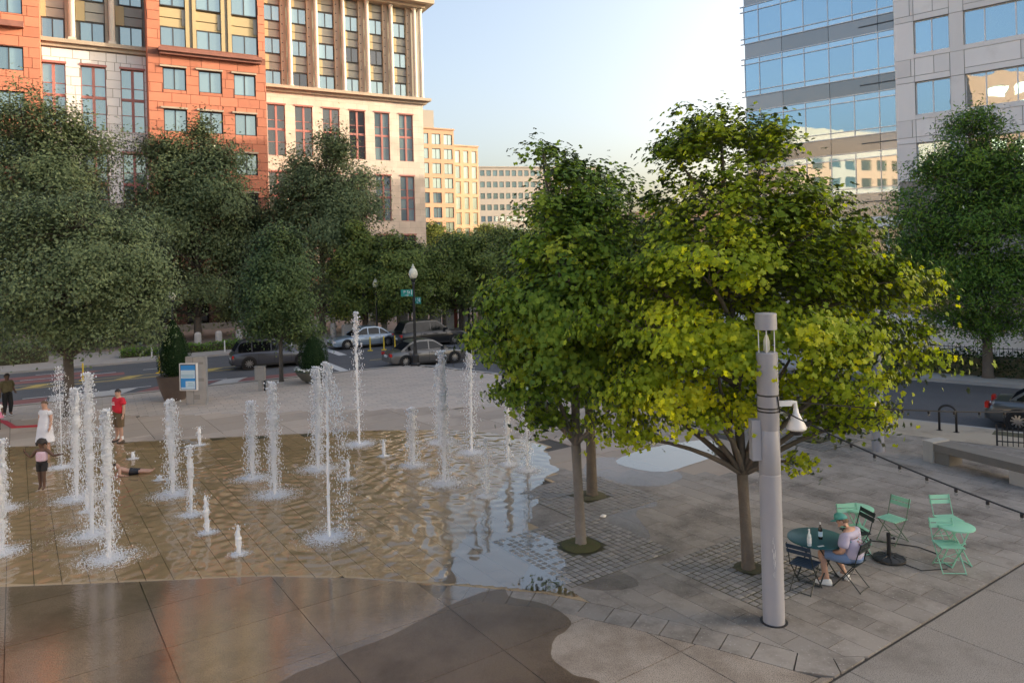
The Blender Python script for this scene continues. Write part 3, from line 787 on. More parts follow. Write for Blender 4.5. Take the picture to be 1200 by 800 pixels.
for f in range(3):
    zb = 27.1+3.93*f
    for a, c in ux:
        window(LB, a, c, zb+.1, zb+1.95, TC+.8, 2, 1, M_drkf, M_pane if random.random() > .12 else M_panedk)
        w_ = (c-a)*.28
        for q in (zb+2.05, zb+3.0): MB().box(a-.15, a+w_, TC+.74, TC+1.02, q, q+.88).build('spandrel_tile', M_oliv, LB)
        for q in (zb+2.08, zb+3.02): MB().box(a+w_+.03, c+.1, TC+.8, TC+1.02, q, q+.82).build('spandrel', M_gryp, LB)
for q in (205, 370, 540, 690, 840, 985, 1022):
    x = s_at(q/5.333+300+2.2, 80, TC)
    MB().lathe([(.36, 27.1), (.36, 27.35), (.27, 27.4), (.25, 38.7), (.33, 38.8), (.33, 38.95)], 12, (x, TC+.1, 0)).build('column', M_colst, LB)
    if q != 1022:
        p = MB().box(x-1.0, x-.36, TC+.45, TC+1.02, 27.1, 39).build('pilaster', M_corn, LB)
        for k in range(10): MB().box(x-.86, x-.70, TC+.44, TC+.452, 27.9+k*1.12, 28.02+k*1.12).build('vent', M_drkf, p)
MB().box(ca0, cb0+.5, TC-.5, TC+23.5, 39.0, 39.4).box(ca0, cb0+1.4, TC-1.5, TC+24, 39.4, 39.9).build('roof_cornice', M_corn, LB)
# ---- ground floor loggia seen under the trees
for k in range(26):
    s_ = ra-14+k*3.1
    MB().box(s_, s_+1.1, TR_-2.2, TR_-1.2, 0, 4.6).build('loggia_pier', M_brickd, LB)
    MB().box(s_-.05, s_+1.15, TR_-2.25, TR_-1.15, 3.4, 4.5).build('pier_block', M_redst, LB)
MB().box(ra-15, ra+66, TR_-1.1, TR_-.95, 0, 4.6).build('loggia_glazing', M_panedk, LB)
MB().box(ra-15, ra+66, TR_-2.3, TR_-.1, 4.6, 5.4).build('loggia_beam', M_brickd, LB)
MB().box(ra-30, ra+36, TR_-3.2, TR_-2.9, 0, .55).build('terrace_wall', M_gran, LB)

# ---- glass and stone office block on the right
RB = thing('office_building', 'blue glass and pale stone panel office block across the right hand street', 'building', (J0.x, J0.y, 0), math.atan2(DR.y, DR.x))
WF = 26.3   # facade distance behind the kerb, in local y
def sr_at(px, py, t=WF):
    rx, rz = ray(px, py); D = (t+J0.dot(QR))/(rx*QR.x+QR.y)
    return (rx*D-J0.x)*DR.x+(D-J0.y)*DR.y
M_cw = glassmat('m_curtain_glass', (.07, .13, .18), .42, .015, (.62, .82, .95), .12)
M_cwdk = glassmat('m_curtain_glass_dark', (.03, .04, .05), .3, .02)
M_spd = glassmat('m_dark_spandrel', (.15, .145, .14), .14, .15)
M_bnd = glassmat('m_glass_band', (.12, .19, .26), .4, .03, (.7, .88, 1.))
M_alu = mat('m_aluminium', (.42, .43, .45), .35, metal=.7)
M_stone = mat('m_stone_panel', (.80, .765, .73), .65, (.73, .69, .65), .5, .8, .1, 30, coords='World', randv=.09, stain=((.62, .57, .52), .45, .55, .85))
M_wht = mat('m_white_metal', (.7, .7, .7), .45)
gl = [sr_at(q, 100) for q in (873.5, 890.5, 917, 943, 972, 1000.5, 1030, 1049.5)]
g0, g1 = gl[0], gl[-1]
MB().box(g0+.1, g1+60, WF+.5, WF+92, 8.6, 35.5).box(g0+3, g1+60, WF+4, WF+92, 0, 8.6).build('core', M_stone, RB)
for f in range(6):
    zb = 10.0+4.0*f
    for i in range(7):
        a, c = gl[i]+.02, gl[i+1]-.02
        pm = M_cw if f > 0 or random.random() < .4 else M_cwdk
        ubox('glass_pane', pm, RB, a, c, WF+.02, WF+.08, zb+.02, zb+2.02)
        ubox('glass_transom', M_bnd, RB, a, c, WF+.02, WF+.08, zb+2.06, zb+2.44)
        ubox('glass_apron', M_bnd, RB, a, c, WF+.02, WF+.08, zb-.37, zb-.02)
    for i in range(0, 7, 2):
        ubox('spandrel', M_spd, RB, gl[i]+.015, gl[min(i+2, 7)]-.015, WF+.03, WF+.1, zb-1.53, zb-.41)
    for z in (zb-.39, zb, zb+2.04, zb+2.46): ubox('transom_bar', M_alu, RB, g0-.28, g1, WF-.05, WF+.1, z-.03, z+.03)
    MB().box(gl[5]+.4, g1-.02, WF-.02, WF+.05, zb-1.0, zb-.93).build('spandrel_slot', M_drkf, RB)
    for x in gl: ubox('mullion', M_alu, RB, x-.03, x+.03, WF-.03, WF+.1, zb-.4, zb+2.5)
MB().box(g0, g1, WF+.05, WF+.5, 8.0, 8.48).build('soffit', M_spd, RB)
MB().box(g0-1, g1+.3, WF-.2, WF+1.2, 7.3, 7.98).build('canopy', M_wht, RB)
# recessed ground floor glazing
for k in range(8):
    a = g0+k*1.9
    window(RB, a, a+1.86, 3.6, 7.2, WF+.6, 1, 2, M_wht, M_panedk, .07, zs=[3.6, 4.7, 7.2])
MB().box(g0, g1+40, WF+.55, WF+.75, 2.6, 3.6).build('base_wall', M_stone, RB)
# stone part: panels with open joints and windows
wcols = [(sr_at(1071.5, 50), sr_at(1113, 50)), (sr_at(1130, 50), sr_at(1218, 50))]
p_ = wcols[1][0]-wcols[0][0]; w2 = wcols[1][1]-wcols[1][0]
for k in range(4): wcols.append((wcols[1][1]+1.0+k*(w2+1.0), wcols[1][1]+1.0+k*(w2+1.0)+w2))
g2 = wcols[-1][1]+2
swin = []
for f in range(6):
    zb = 10.5+4.0*f
    for a, c in wcols: swin.append((a, c, zb, zb+2.15))
facade(RB, 'stone_backing', M_whjt, g1+.02, g2, 2.6, 36, WF-.1, swin, .3)
MB().box(g1+.02, g1+.1, WF-.12, WF+.3, 8, 36).build('return', M_stone, RB)
for i, (a, c, d, e) in enumerate(swin):
    col = i % 6
    if d > 27 and col > 2: continue
    w = c-a; n = 2 if col == 0 else 3
    xs = None if n == 2 else [a, a+w*.29, a+w*.71, c]
    window(RB, a, c, d, e, WF+.06, n, 1, M_wht, M_cw, .06, xs=xs)
    MB().box(a-.05, c+.05, WF-.2, WF+.1, d-.3, d-.02).build('sill', M_stone, RB)
gp = .018; zt = WF-.16
for f in range(6):
    zb = 10.5+4.0*f
    edges = [g1+.02, wcols[0][0]]+[v for w in range(5) for v in (wcols[w][1], wcols[w+1][0])]+[wcols[5][1], g2]
    for k in range(0, len(edges)-1, 2):   # piers beside the windows
        ubox('stone_panel', M_stone, RB, edges[k]+gp, edges[k+1]-gp, zt, zt+.1, zb-.3, zb+2.15-gp)
        if k: ubox('stone_panel', M_stone, RB, edges[k]+gp, edges[k+1]-gp, zt, zt+.1, zb+2.15+gp, zb+3.7-gp)
    for a, c in wcols[:4]:                # spandrel panels
        m_ = c-.9
        ubox('stone_panel', M_stone, RB, a+gp, c-gp, zt, zt+.1, zb+2.15+gp, zb+2.55-gp)
        ubox('stone_panel', M_stone, RB, a-.0+gp, m_-gp, zt, zt+.1, zb+2.55+gp, zb+3.7-gp)
        ubox('stone_panel', M_stone, RB, m_+gp, c-gp, zt, zt+.1, zb+2.55+gp, zb+3.7-gp)
    ubox('stone_panel', M_stone, RB, g1+.02+gp, g1+.95, zt, zt+.1, zb+2.55+gp, zb+3.7-gp); ubox('stone_panel', M_stone, RB, g1+.95+2*gp, wcols[0][0]-gp, zt, zt+.1, zb+2.55+gp, zb+3.7-gp)
    ubox('stone_panel', M_stone, RB, g1+.02+gp, wcols[0][0]-gp, zt, zt+.1, zb+2.15+gp, zb+2.55-gp)
# terrace in front: retaining wall, railing posts
MB().box(g0-8, g1+45, WF-9.5, WF-9.2, 0, 1.5).box(g0-8, g1+45, WF-9.6, WF-9.1, 1.5, 1.65).build('terrace_wall', M_stone, RB)
MB().box(g0-8, g1+45, WF-9.2, WF+.5, 1.2, 1.35).build('terrace', M_stone, RB)
for k in range(22):
    MB().box(g0-6+k*2.6, g0-5.94+k*2.6, WF-9.38, WF-9.32, 1.65, 2.6).build('railing_post', M_alu, RB)
MB().box(g0-6, g0+49, WF-9.38, WF-9.32, 2.56, 2.62).build('railing_bar', M_alu, RB)
for k in range(6): MB().box(g0+2+k*9, g0+2.8+k*9, WF-9.7, WF-8.9, 1.65, 3.2).build('terrace_pier', M_stone, RB)

# ---- far buildings down the left street
def farbuilding(label, pxl, pxr, ytop, D, m, wm, rows, cols, zrow, wfrac, depth=30, rot=30, hfrac=.62, name='apartment_building', fm=None):
    X0, _ = HT(pxl, 250, D); th = R(rot); d = Vector((math.cos(th), math.sin(th)))
    rx, _z = ray(pxr, 250)          # where the right edge's sight line meets the facade
    L = (rx*D-X0)/(d.x-rx*d.y)
    zt = HT(pxl, ytop, D)[1]
    o = thing(name, label, 'building', (X0, D, 0), th)
    wins = []; cw = L/cols
    for r in range(rows):
        z1 = zt-1.2-r*zrow
        for c in range(cols): wins.append((cw*(c+.5-wfrac/2), cw*(c+.5+wfrac/2), z1-zrow*hfrac, z1))
    facade(o, 'wall', m, 0, L, 0, zt, 0, wins, .4)
    MB().box(0, L, .8, depth, 0, zt-.1).build('body', m, o); MB().box(L-.3, L, .02, depth, 0, zt-.02).build('end_wall', m, o)
    MB().box(-.2, L+.2, -.25, depth, zt, zt+.35).build('parapet', m, o)
    for a, c, e, f in wins: window(o, a, c, e, f, .3, 2 if c-a > 2 else 1, 1, fm or M_drkf, wm, .12)
    return o, L, zt
M_or = mat('m_orange_brick', (.48, .30, .20), .8, (.42, .26, .165), .6, .8)
M_or2 = mat('m_tan_brick', (.48, .34, .23), .8, (.42, .29, .19), .6, .8)
M_far2 = mat('m_far_concrete', (.60, .54, .46), .8, (.54, .48, .41), .3, .8)
o, L, zt = farbuilding('orange brick apartment building with tall paired windows and a grey rooftop box', 492, 534, 150, 190, M_or, M_pane, 8, 3, 3.9, .72, hfrac=.72)
MB().box(2, 6, 3, 9, zt+.35, zt+5.6).build('plant_room', mat('m_plant', (.3, .28, .25), .8), o)
o, L, zt = farbuilding('tan apartment block one storey lower beyond the orange brick building', 533, 562, 171, 205, M_or2, M_pane, 8, 3, 4.4, .6, fm=M_or2, hfrac=.8)
o, L, zt = farbuilding('long pale concrete block closing the view at the end of the street', 555, 700, 196, 290, M_far2, M_pane, 10, 20, 4.6, .7, rot=14, hfrac=.5)
o, L, zt = farbuilding('low brown building far down the street behind the maple crowns', 745, 900, 250, 170, M_or2, M_panedk, 4, 12, 4.2, .6, rot=5, hfrac=.5)

# ---- offices across the plaza, behind the photographer, that the glass mirrors
def backblock(label, x, y, rz, L, h, m):
    o = thing('office_building', label, 'building', (x, y, 0), rz)
    wins = [(2+k*4.5, 5+k*4.5, 3+r*3.8, 5.2+r*3.8) for k in range(int((L-4)/4.5)) for r in range(int((h-4)/3.8))]
    facade(o, 'wall', m, 0, L, 0, h, 0, wins, .4); MB().box(0, L, .6, 20, 0, h-.1).build('body', m, o)
    b = MB()
    for a, c, d, e in wins: b.add([(a, .3, d), (c, .3, d), (c, .3, e), (a, .3, e)], [(0, 1, 2, 3)])
    b.build('glazing', M_pane, o, kind='stuff')
backblock('pale brick offices facing the plaza from behind the viewpoint', -75, -38, R(74), 46, 30, M_far2)
backblock('orange brick offices facing the plaza from behind the viewpoint, taller of the two', -48, -72, R(120), 40, 42, M_or)

# ============================================================ TREES
MAPLE = np.array([(0, 0, 0), (.5, .16, -.08), (.2, .38, .03), (.44, .74, -.1), (0, 1.02, -.06), (-.44, .74, -.1), (-.2, .38, .03), (-.5, .16, -.08)])
RHOMB = np.array([(0, 0, 0), (.3, .45, .04), (0, 1., -.05), (-.3, .45, .04)])
OAK = np.array([(0, 0, 0), (.17, .5, .03), (0, 1.1, -.08), (-.17, .5, .03)])
def unit(v): return v/np.maximum(np.linalg.norm(v, axis=-1, keepdims=True), 1e-9)
def leafmesh(name, C, Nn, S, T, tmpl, droop=None):
    n, k = len(C), len(tmpl)
    r = rng.normal(size=(n, 3)); a = unit(np.cross(Nn, r)); b = np.cross(Nn, a)
    V = C[:, None, :]+S[:, None, None]*(tmpl[None, :, 0, None]*a[:, None]+(tmpl[None, :, 1, None]-.5)*b[:, None]+tmpl[None, :, 2, None]*Nn[:, None])
    me = npmesh(name, V.reshape(-1, 3), np.arange(n*k).reshape(n, k))
    at = me.attributes.new('tint', 'FLOAT', 'POINT'); at.data.foreach_set('value', np.repeat(np.clip(T, 0, 1), k).astype(np.float32))
    return me
def crown_points(lobes, nclump, nleaf, cr, flat=.45, up=.9, out=.5, rnd=.55, shell=.5, tvar=.16, dropb=.0):
    vol = np.array([(l[3]*l[4]*l[5])**.72 for l in lobes]); vol = vol/vol.sum()
    which = rng.choice(len(lobes), nclump, p=vol); cl = []; C = []; Nn = []; T = []
    mid = np.mean([l[:3] for l in lobes], axis=0)
    for w in which:
        l = lobes[w]; d = unit(rng.normal(size=3)); 
        if d[2] < -.35: d[2] *= -.6; d = unit(d)
        r = shell+(1-shell)*rng.random()**.55 if rng.random() > .13 else rng.uniform(1., 1.28)
        c = np.array(l[:3])+d*r*np.array(l[3:6]); cl.append((w, c))
        m = max(6, int(nleaf*rng.uniform(.55, 1.45))); s = cr*rng.uniform(.65, 1.35)
        q = rng.normal(size=(m, 3))*np.array([s, s, s*flat])*.6
        o = unit(c-mid); q[:, 2] -= dropb*np.hypot(q[:, 0], q[:, 1])
        nn = unit(up*np.array([0, 0, 1.])+out*(o+.6*unit(q+1e-6))+rnd*rng.normal(size=(m, 3)))
        C.append(c+q); Nn.append(nn)
        T.append(np.clip((l[6] if len(l) > 6 else .4)+rng.normal()*tvar, 0, 1)+rng.normal(size=m)*.09)
    return cl, np.concatenate(C), np.concatenate(Nn), np.concatenate(T)
def bez(a, b, c, n): return [a*(1-t)**2+b*2*t*(1-t)+c*t*t for t in [i/n for i in range(n+1)]]
def tree(name, label, base, lobes, leafm, barkm, nclump, nleaf, size, tr=.12, fork=1.8, tmpl=RHOMB, cr=.5, group=None, twigs=.35, cat='tree', lean=(0, 0), flat=.45, up=.9, rnd=.55, shell=.5, tvar=.16, forks=None, dropb=0., out=.5):
    o = thing(name, label, cat, (base[0], base[1], 0), 0, group)
    bx, by = base
    lobes = [(l[0]-bx, l[1]-by)+tuple(l[2:]) for l in lobes]
    cl, C, Nn, T = crown_points(lobes, nclump, nleaf, cr, flat, up, out, rnd, shell, tvar, dropb)
    S = size*rng.uniform(.7, 1.25, len(C))
    obj('crown', leafmesh('crown', C, Nn, S, T, tmpl), leafm, o, recalc=False)
    b = MB(); top = Vector((lean[0], lean[1], fork))
    zt = max(l[2]+l[5]*.4 for l in lobes); ctr = max(lobes, key=lambda l: l[2])
    # flared trunk
    pts = [Vector((0, 0, -.05)), Vector((lean[0]*.05, lean[1]*.05, .12)), Vector((lean[0]*.3, lean[1]*.3, fork*.35)), Vector((lean[0]*.7, lean[1]*.7, fork*.7)), top]
    b.tube(pts, [tr*1.45, tr*1.12, tr, tr*.93, tr*.98], 12)
    lead = Vector((ctr[0], ctr[1], zt))
    lp = bez(top, Vector((lean[0]+random.uniform(-.2, .2), lean[1]+random.uniform(-.2, .2), (fork+zt)*.5)), lead, 8)
    b.tube(lp, [tr*.8*(1-i/8.6)+.012 for i in range(9)], 8)
    ends = []
    for l in lobes:
        e = Vector(l[:3]); 
        st = top if e.z < fork+2.5 else lp[min(7, max(1, int((e.z-fork)/(zt-fork)*6)))]
        if e.z <= st.z+.1: e = Vector((e.x, e.y, st.z+.25))
        mid = st.lerp(e, .5)+Vector((random.uniform(-.2, .2), random.uniform(-.2, .2), .12*(e-st).length))
        q = bez(st, mid, e, 6); r0 = tr*.5
        b.tube(q, [r0*(1-i/7)+.01 for i in range(7)], 6); ends.append(q)
    for w, c in cl:
        if random.random() > twigs: continue
        c = Vector(c); q = min(ends[w][2:], key=lambda p: (p-c).length)
        m_ = q.lerp(c, .5)+Vector((0, 0, .08)); b.tube([q, m_, c], [tr*.13+.004, tr*.09+.003, .003], 4, False)
    b.build('trunk', barkm, o, smooth=True)
    return o
def LP(px, py, D, rx, ry, rd, yel=.4):
    X, Z = HT(px, py, D); k = D/F
    return (X, D, Z, rx*k, rd, ry*k, yel)
M_bark = mat('m_bark', (.085, .072, .06), .9, (.14, .12, .10), 5, .7, .8, 22)
M_barkl = mat('m_pale_bark', (.21, .195, .18), .85, (.13, .115, .10), 6, .6, .7, 22)
M_lfm = leafmat('m_maple_leaf', (.13, .215, .03), (.29, .385, .04), (.50, .535, .05), .55)
M_lfm2 = leafmat('m_maple_leaf_deep', (.115, .21, .045), (.235, .345, .055), (.46, .50, .06), .55)
M_lfd = leafmat('m_dark_leaf', (.12, .165, .09), (.195, .25, .13), (.30, .35, .165), .42)
M_lfo = leafmat('m_oak_leaf', (.07, .145, .035), (.135, .245, .05), (.24, .35, .06), .4)
M_lfs = leafmat('m_street_leaf', (.13, .18, .06), (.225, .29, .09), (.42, .45, .12), .42)
M_lfx = leafmat('m_light_leaf', (.085, .13, .06), (.14, .20, .085), (.24, .30, .11), .4)
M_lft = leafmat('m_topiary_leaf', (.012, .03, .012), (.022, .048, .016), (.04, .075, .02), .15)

T1 = (4.16, 13.24)
tree('maple_tree', 'yellow-green maple with low spreading crown directly behind the grey light column', T1, [
    LP(845, 168, 13.4, 62, 46, .9, 0.46), LP(795, 190, 13.2, 28, 34, .5, 0.45), LP(905, 170, 13.4, 40, 36, .7, 0.48), LP(868, 250, 13.4, 95, 55, 1.5, 0.40), LP(960, 270, 13.2, 60, 45, 1.1, 0.45),
    LP(820, 320, 12.7, 85, 62, 1.3, 0.50), LP(905, 330, 14.2, 110, 60, 1.6, 0.46), LP(1000, 345, 13.3, 78, 50, 1.3, 0.50), LP(1055, 345, 13.3, 34, 30, .6, 0.50), LP(745, 330, 13.0, 40, 38, .9, 0.42),
    LP(760, 390, 12.7, 70, 50, 1.2, 0.48), LP(840, 420, 12.4, 80, 45, 1.0, 0.60), LP(940, 400, 12.5, 85, 45, 1.1, 0.52), LP(1040, 410, 13.0, 52, 46, 1.0, 0.52), LP(1072, 440, 13.0, 22, 18, .5, 0.60),
    LP(735, 455, 13.0, 42, 40, .9, 0.50), LP(785, 470, 12.3, 55, 40, .8, 0.72), LP(735, 512, 12.8, 40, 30, .6, 0.62), LP(835, 490, 12.6, 55, 34, .9, 0.55), LP(985, 450, 12.6, 65, 36, .9, 0.62), LP(1005, 495, 13.1, 38, 26, .7, 0.42),
    LP(900, 470, 14.6, 90, 40, 1.2, 0.46), LP(880, 360, 15.2, 110, 80, 1.2, 0.40), LP(925, 540, 13.0, 20, 14, .4, 0.50)],
    M_lfm, M_bark, 640, 84, .098, .105, 1.75, MAPLE, .34, None, .35, lean=(-.05, .05), flat=.5, up=.6, out=.85, rnd=.5, shell=.5, tvar=.17, dropb=.3)
tree('maple_tree', 'slender maple with pale grey trunk rising from a square of granite setts', (1.23, 14.54), [
    LP(636, 182, 14.8, 17, 22, .4, 0.40), LP(668, 212, 14.9, 34, 26, .8, 0.40), LP(640, 255, 14.6, 38, 34, 1.0, 0.42), LP(700, 255, 14.8, 50, 36, 1.1, 0.42), LP(655, 310, 14.3, 68, 44, 1.3, 0.46),
    LP(720, 320, 14.5, 52, 44, 1.1, 0.46), LP(610, 355, 14.3, 44, 32, 1.0, 0.40), LP(680, 380, 14.0, 82, 44, 1.4, 0.42), LP(590, 405, 14.2, 38, 34, .9, 0.48), LP(645, 430, 13.9, 62, 36, 1.2, 0.46), LP(720, 430, 14.3, 58, 36, 1.2, 0.48),
    LP(615, 460, 14.4, 40, 24, .9, 0.38), LP(640, 488, 14.8, 26, 16, .6, 0.35), LP(720, 474, 14.5, 40, 18, .9, 0.38)],
    M_lfm2, M_barkl, 370, 84, .1, .098, 2.05, MAPLE, .34, None, .35, lean=(-.05, 0), flat=.55, up=.6, out=.85, rnd=.5, shell=.45, dropb=.3)
tree('maple_tree', 'dark trunked maple standing just behind the pale trunked one', (1.78, 17.5), [
    LP(700, 225, 17.6, 40, 34, 1.0, 0.40), LP(690, 285, 17.8, 62, 44, 1.4, 0.42), LP(745, 290, 17.6, 48, 40, 1.2, 0.44), LP(655, 350, 17.6, 62, 46, 1.3, 0.46), LP(735, 370, 17.6, 76, 48, 1.4, 0.46), LP(605, 390, 17.5, 44, 36, 1.1, 0.46), LP(790, 400, 17.5, 46, 36, 1.2, 0.48),
    LP(660, 435, 17.6, 64, 30, 1.4, 0.38), LP(750, 450, 17.4, 62, 30, 1.3, 0.40)],
    M_lfm2, M_bark, 260, 76, .115, .12, 2.2, MAPLE, .4, None, .3, flat=.55, up=.6, out=.85, rnd=.5, dropb=.3)
tree('maple_tree', 'thin young maple behind the light column with twisted low limbs', (9.07, 22.26), [
    LP(945, 320, 22.4, 55, 40, 1.5, 0.45), LP(985, 360, 22.4, 50, 40, 1.5, 0.45), LP(935, 400, 22.2, 55, 36, 1.4, 0.45), LP(990, 430, 22.2, 45, 30, 1.3, 0.45)],
    M_lfm2, M_bark, 90, 55, .17, .1, 2.4, MAPLE, .5, None, .3)
# street side
tree('shade_tree', 'dark broad tree with forked black trunk between the fountain and the road', (-17.84, 29.0), [
    LP(85, 270, 29, 70, 42, 2.2, .4), LP(35, 310, 29, 62, 50, 2.4, .4), LP(130, 310, 28.6, 58, 46, 2.2, .42), LP(85, 340, 28.2, 85, 48, 2.5, .38), LP(10, 370, 29, 55, 42, 2.2, .38), LP(160, 355, 29, 40, 40, 1.8, .42), LP(60, 395, 28.6, 62, 34, 2.2, .32), LP(130, 395, 28.8, 55, 30, 2., .34), LP(20, 250, 29.5, 40, 22, 1.8, .4), LP(188, 330, 29, 14, 20, .9, .4)],
    M_lfd, M_bark, 800, 82, .135, .19, 2.3, RHOMB, .55, None, .3, forks=3, flat=.8, up=.5, out=.8)
def bigtree(label, px, D, ytop, ybot, wpx, n, leafm, yel=.4, size=.26, seed=0, group='tall dark trees in front of the stone building', shape=1.0, name='shade_tree'):
    X, zt = HT(px, ytop, D); zb = HT(px, ybot, D)[1]; w = wpx*D/F/2; h = (zt-zb)/2; zc = (zt+zb)/2; rs = random.Random(seed)
    lob = [(X, D, zc, w*.66, w*.66, h*.7, yel)]
    for k in range(15):     # uneven lobes, widest below the middle, narrowing to a ragged top
        a = k*2.4+rs.random(); zz = -.85+1.5*(k+.5)/15; ww = (1-.62*max(0, zz)**1.1)*(.9 if zz > -.6 else .72)*rs.uniform(.8, 1.2)
        q = rs.uniform(.26, .44); lob.append((X+math.cos(a)*w*.68*ww, D+math.sin(a)*w*.68*ww, zc+zz*h, w*q, w*q, h*rs.uniform(.13, .24), yel+rs.uniform(-.12, .16)))
    for k in range(5):
        a = rs.uniform(0, 6.28); lob.append((X+math.cos(a)*w*.3, D+math.sin(a)*w*.3, zc+h*rs.uniform(.55, .86), w*rs.uniform(.16, .3), w*.26, h*rs.uniform(.13, .22), yel+rs.uniform(-.05, .12)))
    return tree(name, label, (X, D), lob, leafm, M_bark, int(n*1.9), 84, size*.86, .2+.012*zt*.5 if zt > 8.5 else .1, max(1.8, zb+.6), RHOMB, max(.5, w*.16), group, .2, shell=.45, flat=.85, up=.5, out=.8, rnd=.6)
bigtree('tallest dark tree before the left end of the stone building', 45, 53, 104, 412, 205, 440, M_lfd, .42, .27, 1)
bigtree('tall dark tree covering the base of the right hand red tower', 225, 58, 134, 402, 172, 440, M_lfd, .40, .28, 2)
bigtree('tall dark tree in front of the cream columned wing', 372, 62, 160, 386, 158, 420, M_lfd, .42, .28, 3)
bigtree('dark tree filling the gap left of the planter shrub', 150, 56, 280, 412, 110, 200, M_lfd, .35, .26, 4)
bigtree('dark tree half hidden between the two tall trees', 296, 62, 240, 392, 100, 200, M_lfd, .38, .26, 14)
bigtree('small light green tree beside the steel bin by the road', 325, 36.1, 266, 412, 104, 260, M_lfx, .42, .17, 5, None)
bigtree('street tree with dusty yellow green crown by the cream wing', 425, 58, 262, 386, 92, 200, M_lfs, .35, .26, 6, 'street trees along the far pavement')
bigtree('street tree with dense olive crown behind the corner lamp', 478, 56, 276, 378, 104, 240, M_lfs, .34, .24, 7, 'street trees along the far pavement')
bigtree('street tree with ragged olive crown above the granite posts', 540, 60, 270, 372, 104, 240, M_lfs, .38, .25, 8, 'street trees along the far pavement')
bigtree('street tree with olive crown partly behind the maple', 600, 66, 262, 368, 100, 240, M_lfs, .42, .27, 9, 'street trees along the far pavement')
bigtree('sunny yellow topped tree below the orange brick building', 520, 105, 262, 340, 78, 200, M_lfs, .62, .4, 10, 'street trees further down the street')
bigtree('yellow green tree below the pale far block', 575, 115, 263, 340, 74, 200, M_lfs, .55, .42, 11, 'street trees further down the street')
bigtree('yellow green tree behind the pale maple down the street', 640, 118, 258, 340, 80, 180, M_lfs, .5, .42, 12, 'street trees further down the street')
bigtree('olive tree on the corner beyond the side street', 700, 60, 262, 372, 100, 200, M_lfs, .4, .26, 13, 'trees on the far corner')
bigtree('olive tree on the far corner seen through the maple', 780, 58, 258, 376, 110, 200, M_lfo, .35, .26, 15, 'trees on the far corner')
bigtree('green tree before the glass office entrance', 860, 48, 255, 380, 100, 200, M_lfo, .35, .24, 16, 'trees on the far corner')
def oak(label, base, D, lob, n):
    return tree('oak_tree', label, base, lob, M_lfo, M_bark, int(n*1.6), 105, .18, .2, 2.2, OAK, .6, 'feathery oaks along the right street', .3, flat=.75, up=.45, rnd=.8, shell=.5)
oak('large feathery green oak in front of the pale stone office', (20.86, 32.0), 32, [
    LP(1135, 160, 32.2, 24, 34, 1.0, .42), LP(1125, 215, 32, 52, 42, 1.8, .45), LP(1175, 205, 31.6, 48, 40, 1.8, .48), LP(1095, 265, 32, 46, 46, 2.0, .42), LP(1160, 275, 31.2, 66, 52, 2.4, .45), LP(1210, 250, 31.6, 40, 52, 2.2, .45), LP(1090, 325, 32, 40, 40, 1.8, .38), LP(1140, 340, 31.2, 62, 44, 2.2, .40), LP(1200, 335, 31, 52, 50, 2.2, .42), LP(1120, 380, 31.8, 40, 20, 1.6, .34), LP(1180, 390, 31.5, 44, 20, 1.8, .34), LP(1065, 290, 32.2, 18, 20, .8, .4)], 480)
oak('second feathery oak cut off by the picture edge beside the first', (26.2, 29.2), 29, [
    (26.2, 29.2, 9.5, 2.2, 2.2, 1.8, .42), (25.2, 28.8, 7.6, 2.0, 2.0, 1.6, .42), (27.5, 29, 7.2, 2.2, 2., 1.6, .42), (25.6, 29, 5.2, 2.2, 2.2, 1.4, .38), (27.4, 29.6, 4.8, 2.2, 2.2, 1.4, .38)], 200)
# hedges and low shrubs
def hedge(label, p0, p1, w, h, n, m, group=None, size=.12, name='hedge'):
    p0, p1 = Vector(p0), Vector(p1); d = p1-p0; an = math.atan2(d.y, d.x); L = d.length
    o = thing(name, label, 'hedge', (p0.x, p0.y, 0), an, group)
    q = rng.random((n, 3))*np.array([L, w, h*.95]); q[:, 2] += .06
    k = rng.integers(0, 3, n); q[k == 0, 2] = h*(.9+.18*rng.random((k == 0).sum())); q[k == 1, 1] = w*.06*rng.random((k == 1).sum())
    q += rng.normal(size=q.shape)*.05
    q[:, 2] += .07*np.sin(q[:, 0]*2.1)
    nn = unit(np.array([0, -.3, .8])+.7*rng.normal(size=(n, 3)))
    obj('foliage', leafmesh('foliage', q, nn, size*rng.uniform(.7, 1.3, n), .4+.2*rng.normal(size=n), RHOMB), m, o, recalc=False)
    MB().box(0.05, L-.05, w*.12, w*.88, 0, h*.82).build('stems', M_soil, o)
    return o
hedge('dark clipped hedge behind the iron fence across the right street', RR(-8, 10.6), RR(22, 10.6), 1.5, .95, 9000, M_lft, size=.13)
hedge('low green shrub border along the far pavement left of the bollards', RL(-46, 16.5), RL(-18, 16.5), 1.6, 1.3, 8000, M_lfd, size=.17)
hedge('low planting strip under the trees behind the parked hatchback', RL(-14, 15.2), RL(-2, 15.2), 1.4, .5, 4000, M_lfo, size=.14)
hedge('dark shrubs at the foot of the left tree by the kerb', RL(-40, 14.0), RL(-31, 14.0), 2.2, 1.5, 4000, M_lfd, size=.17)

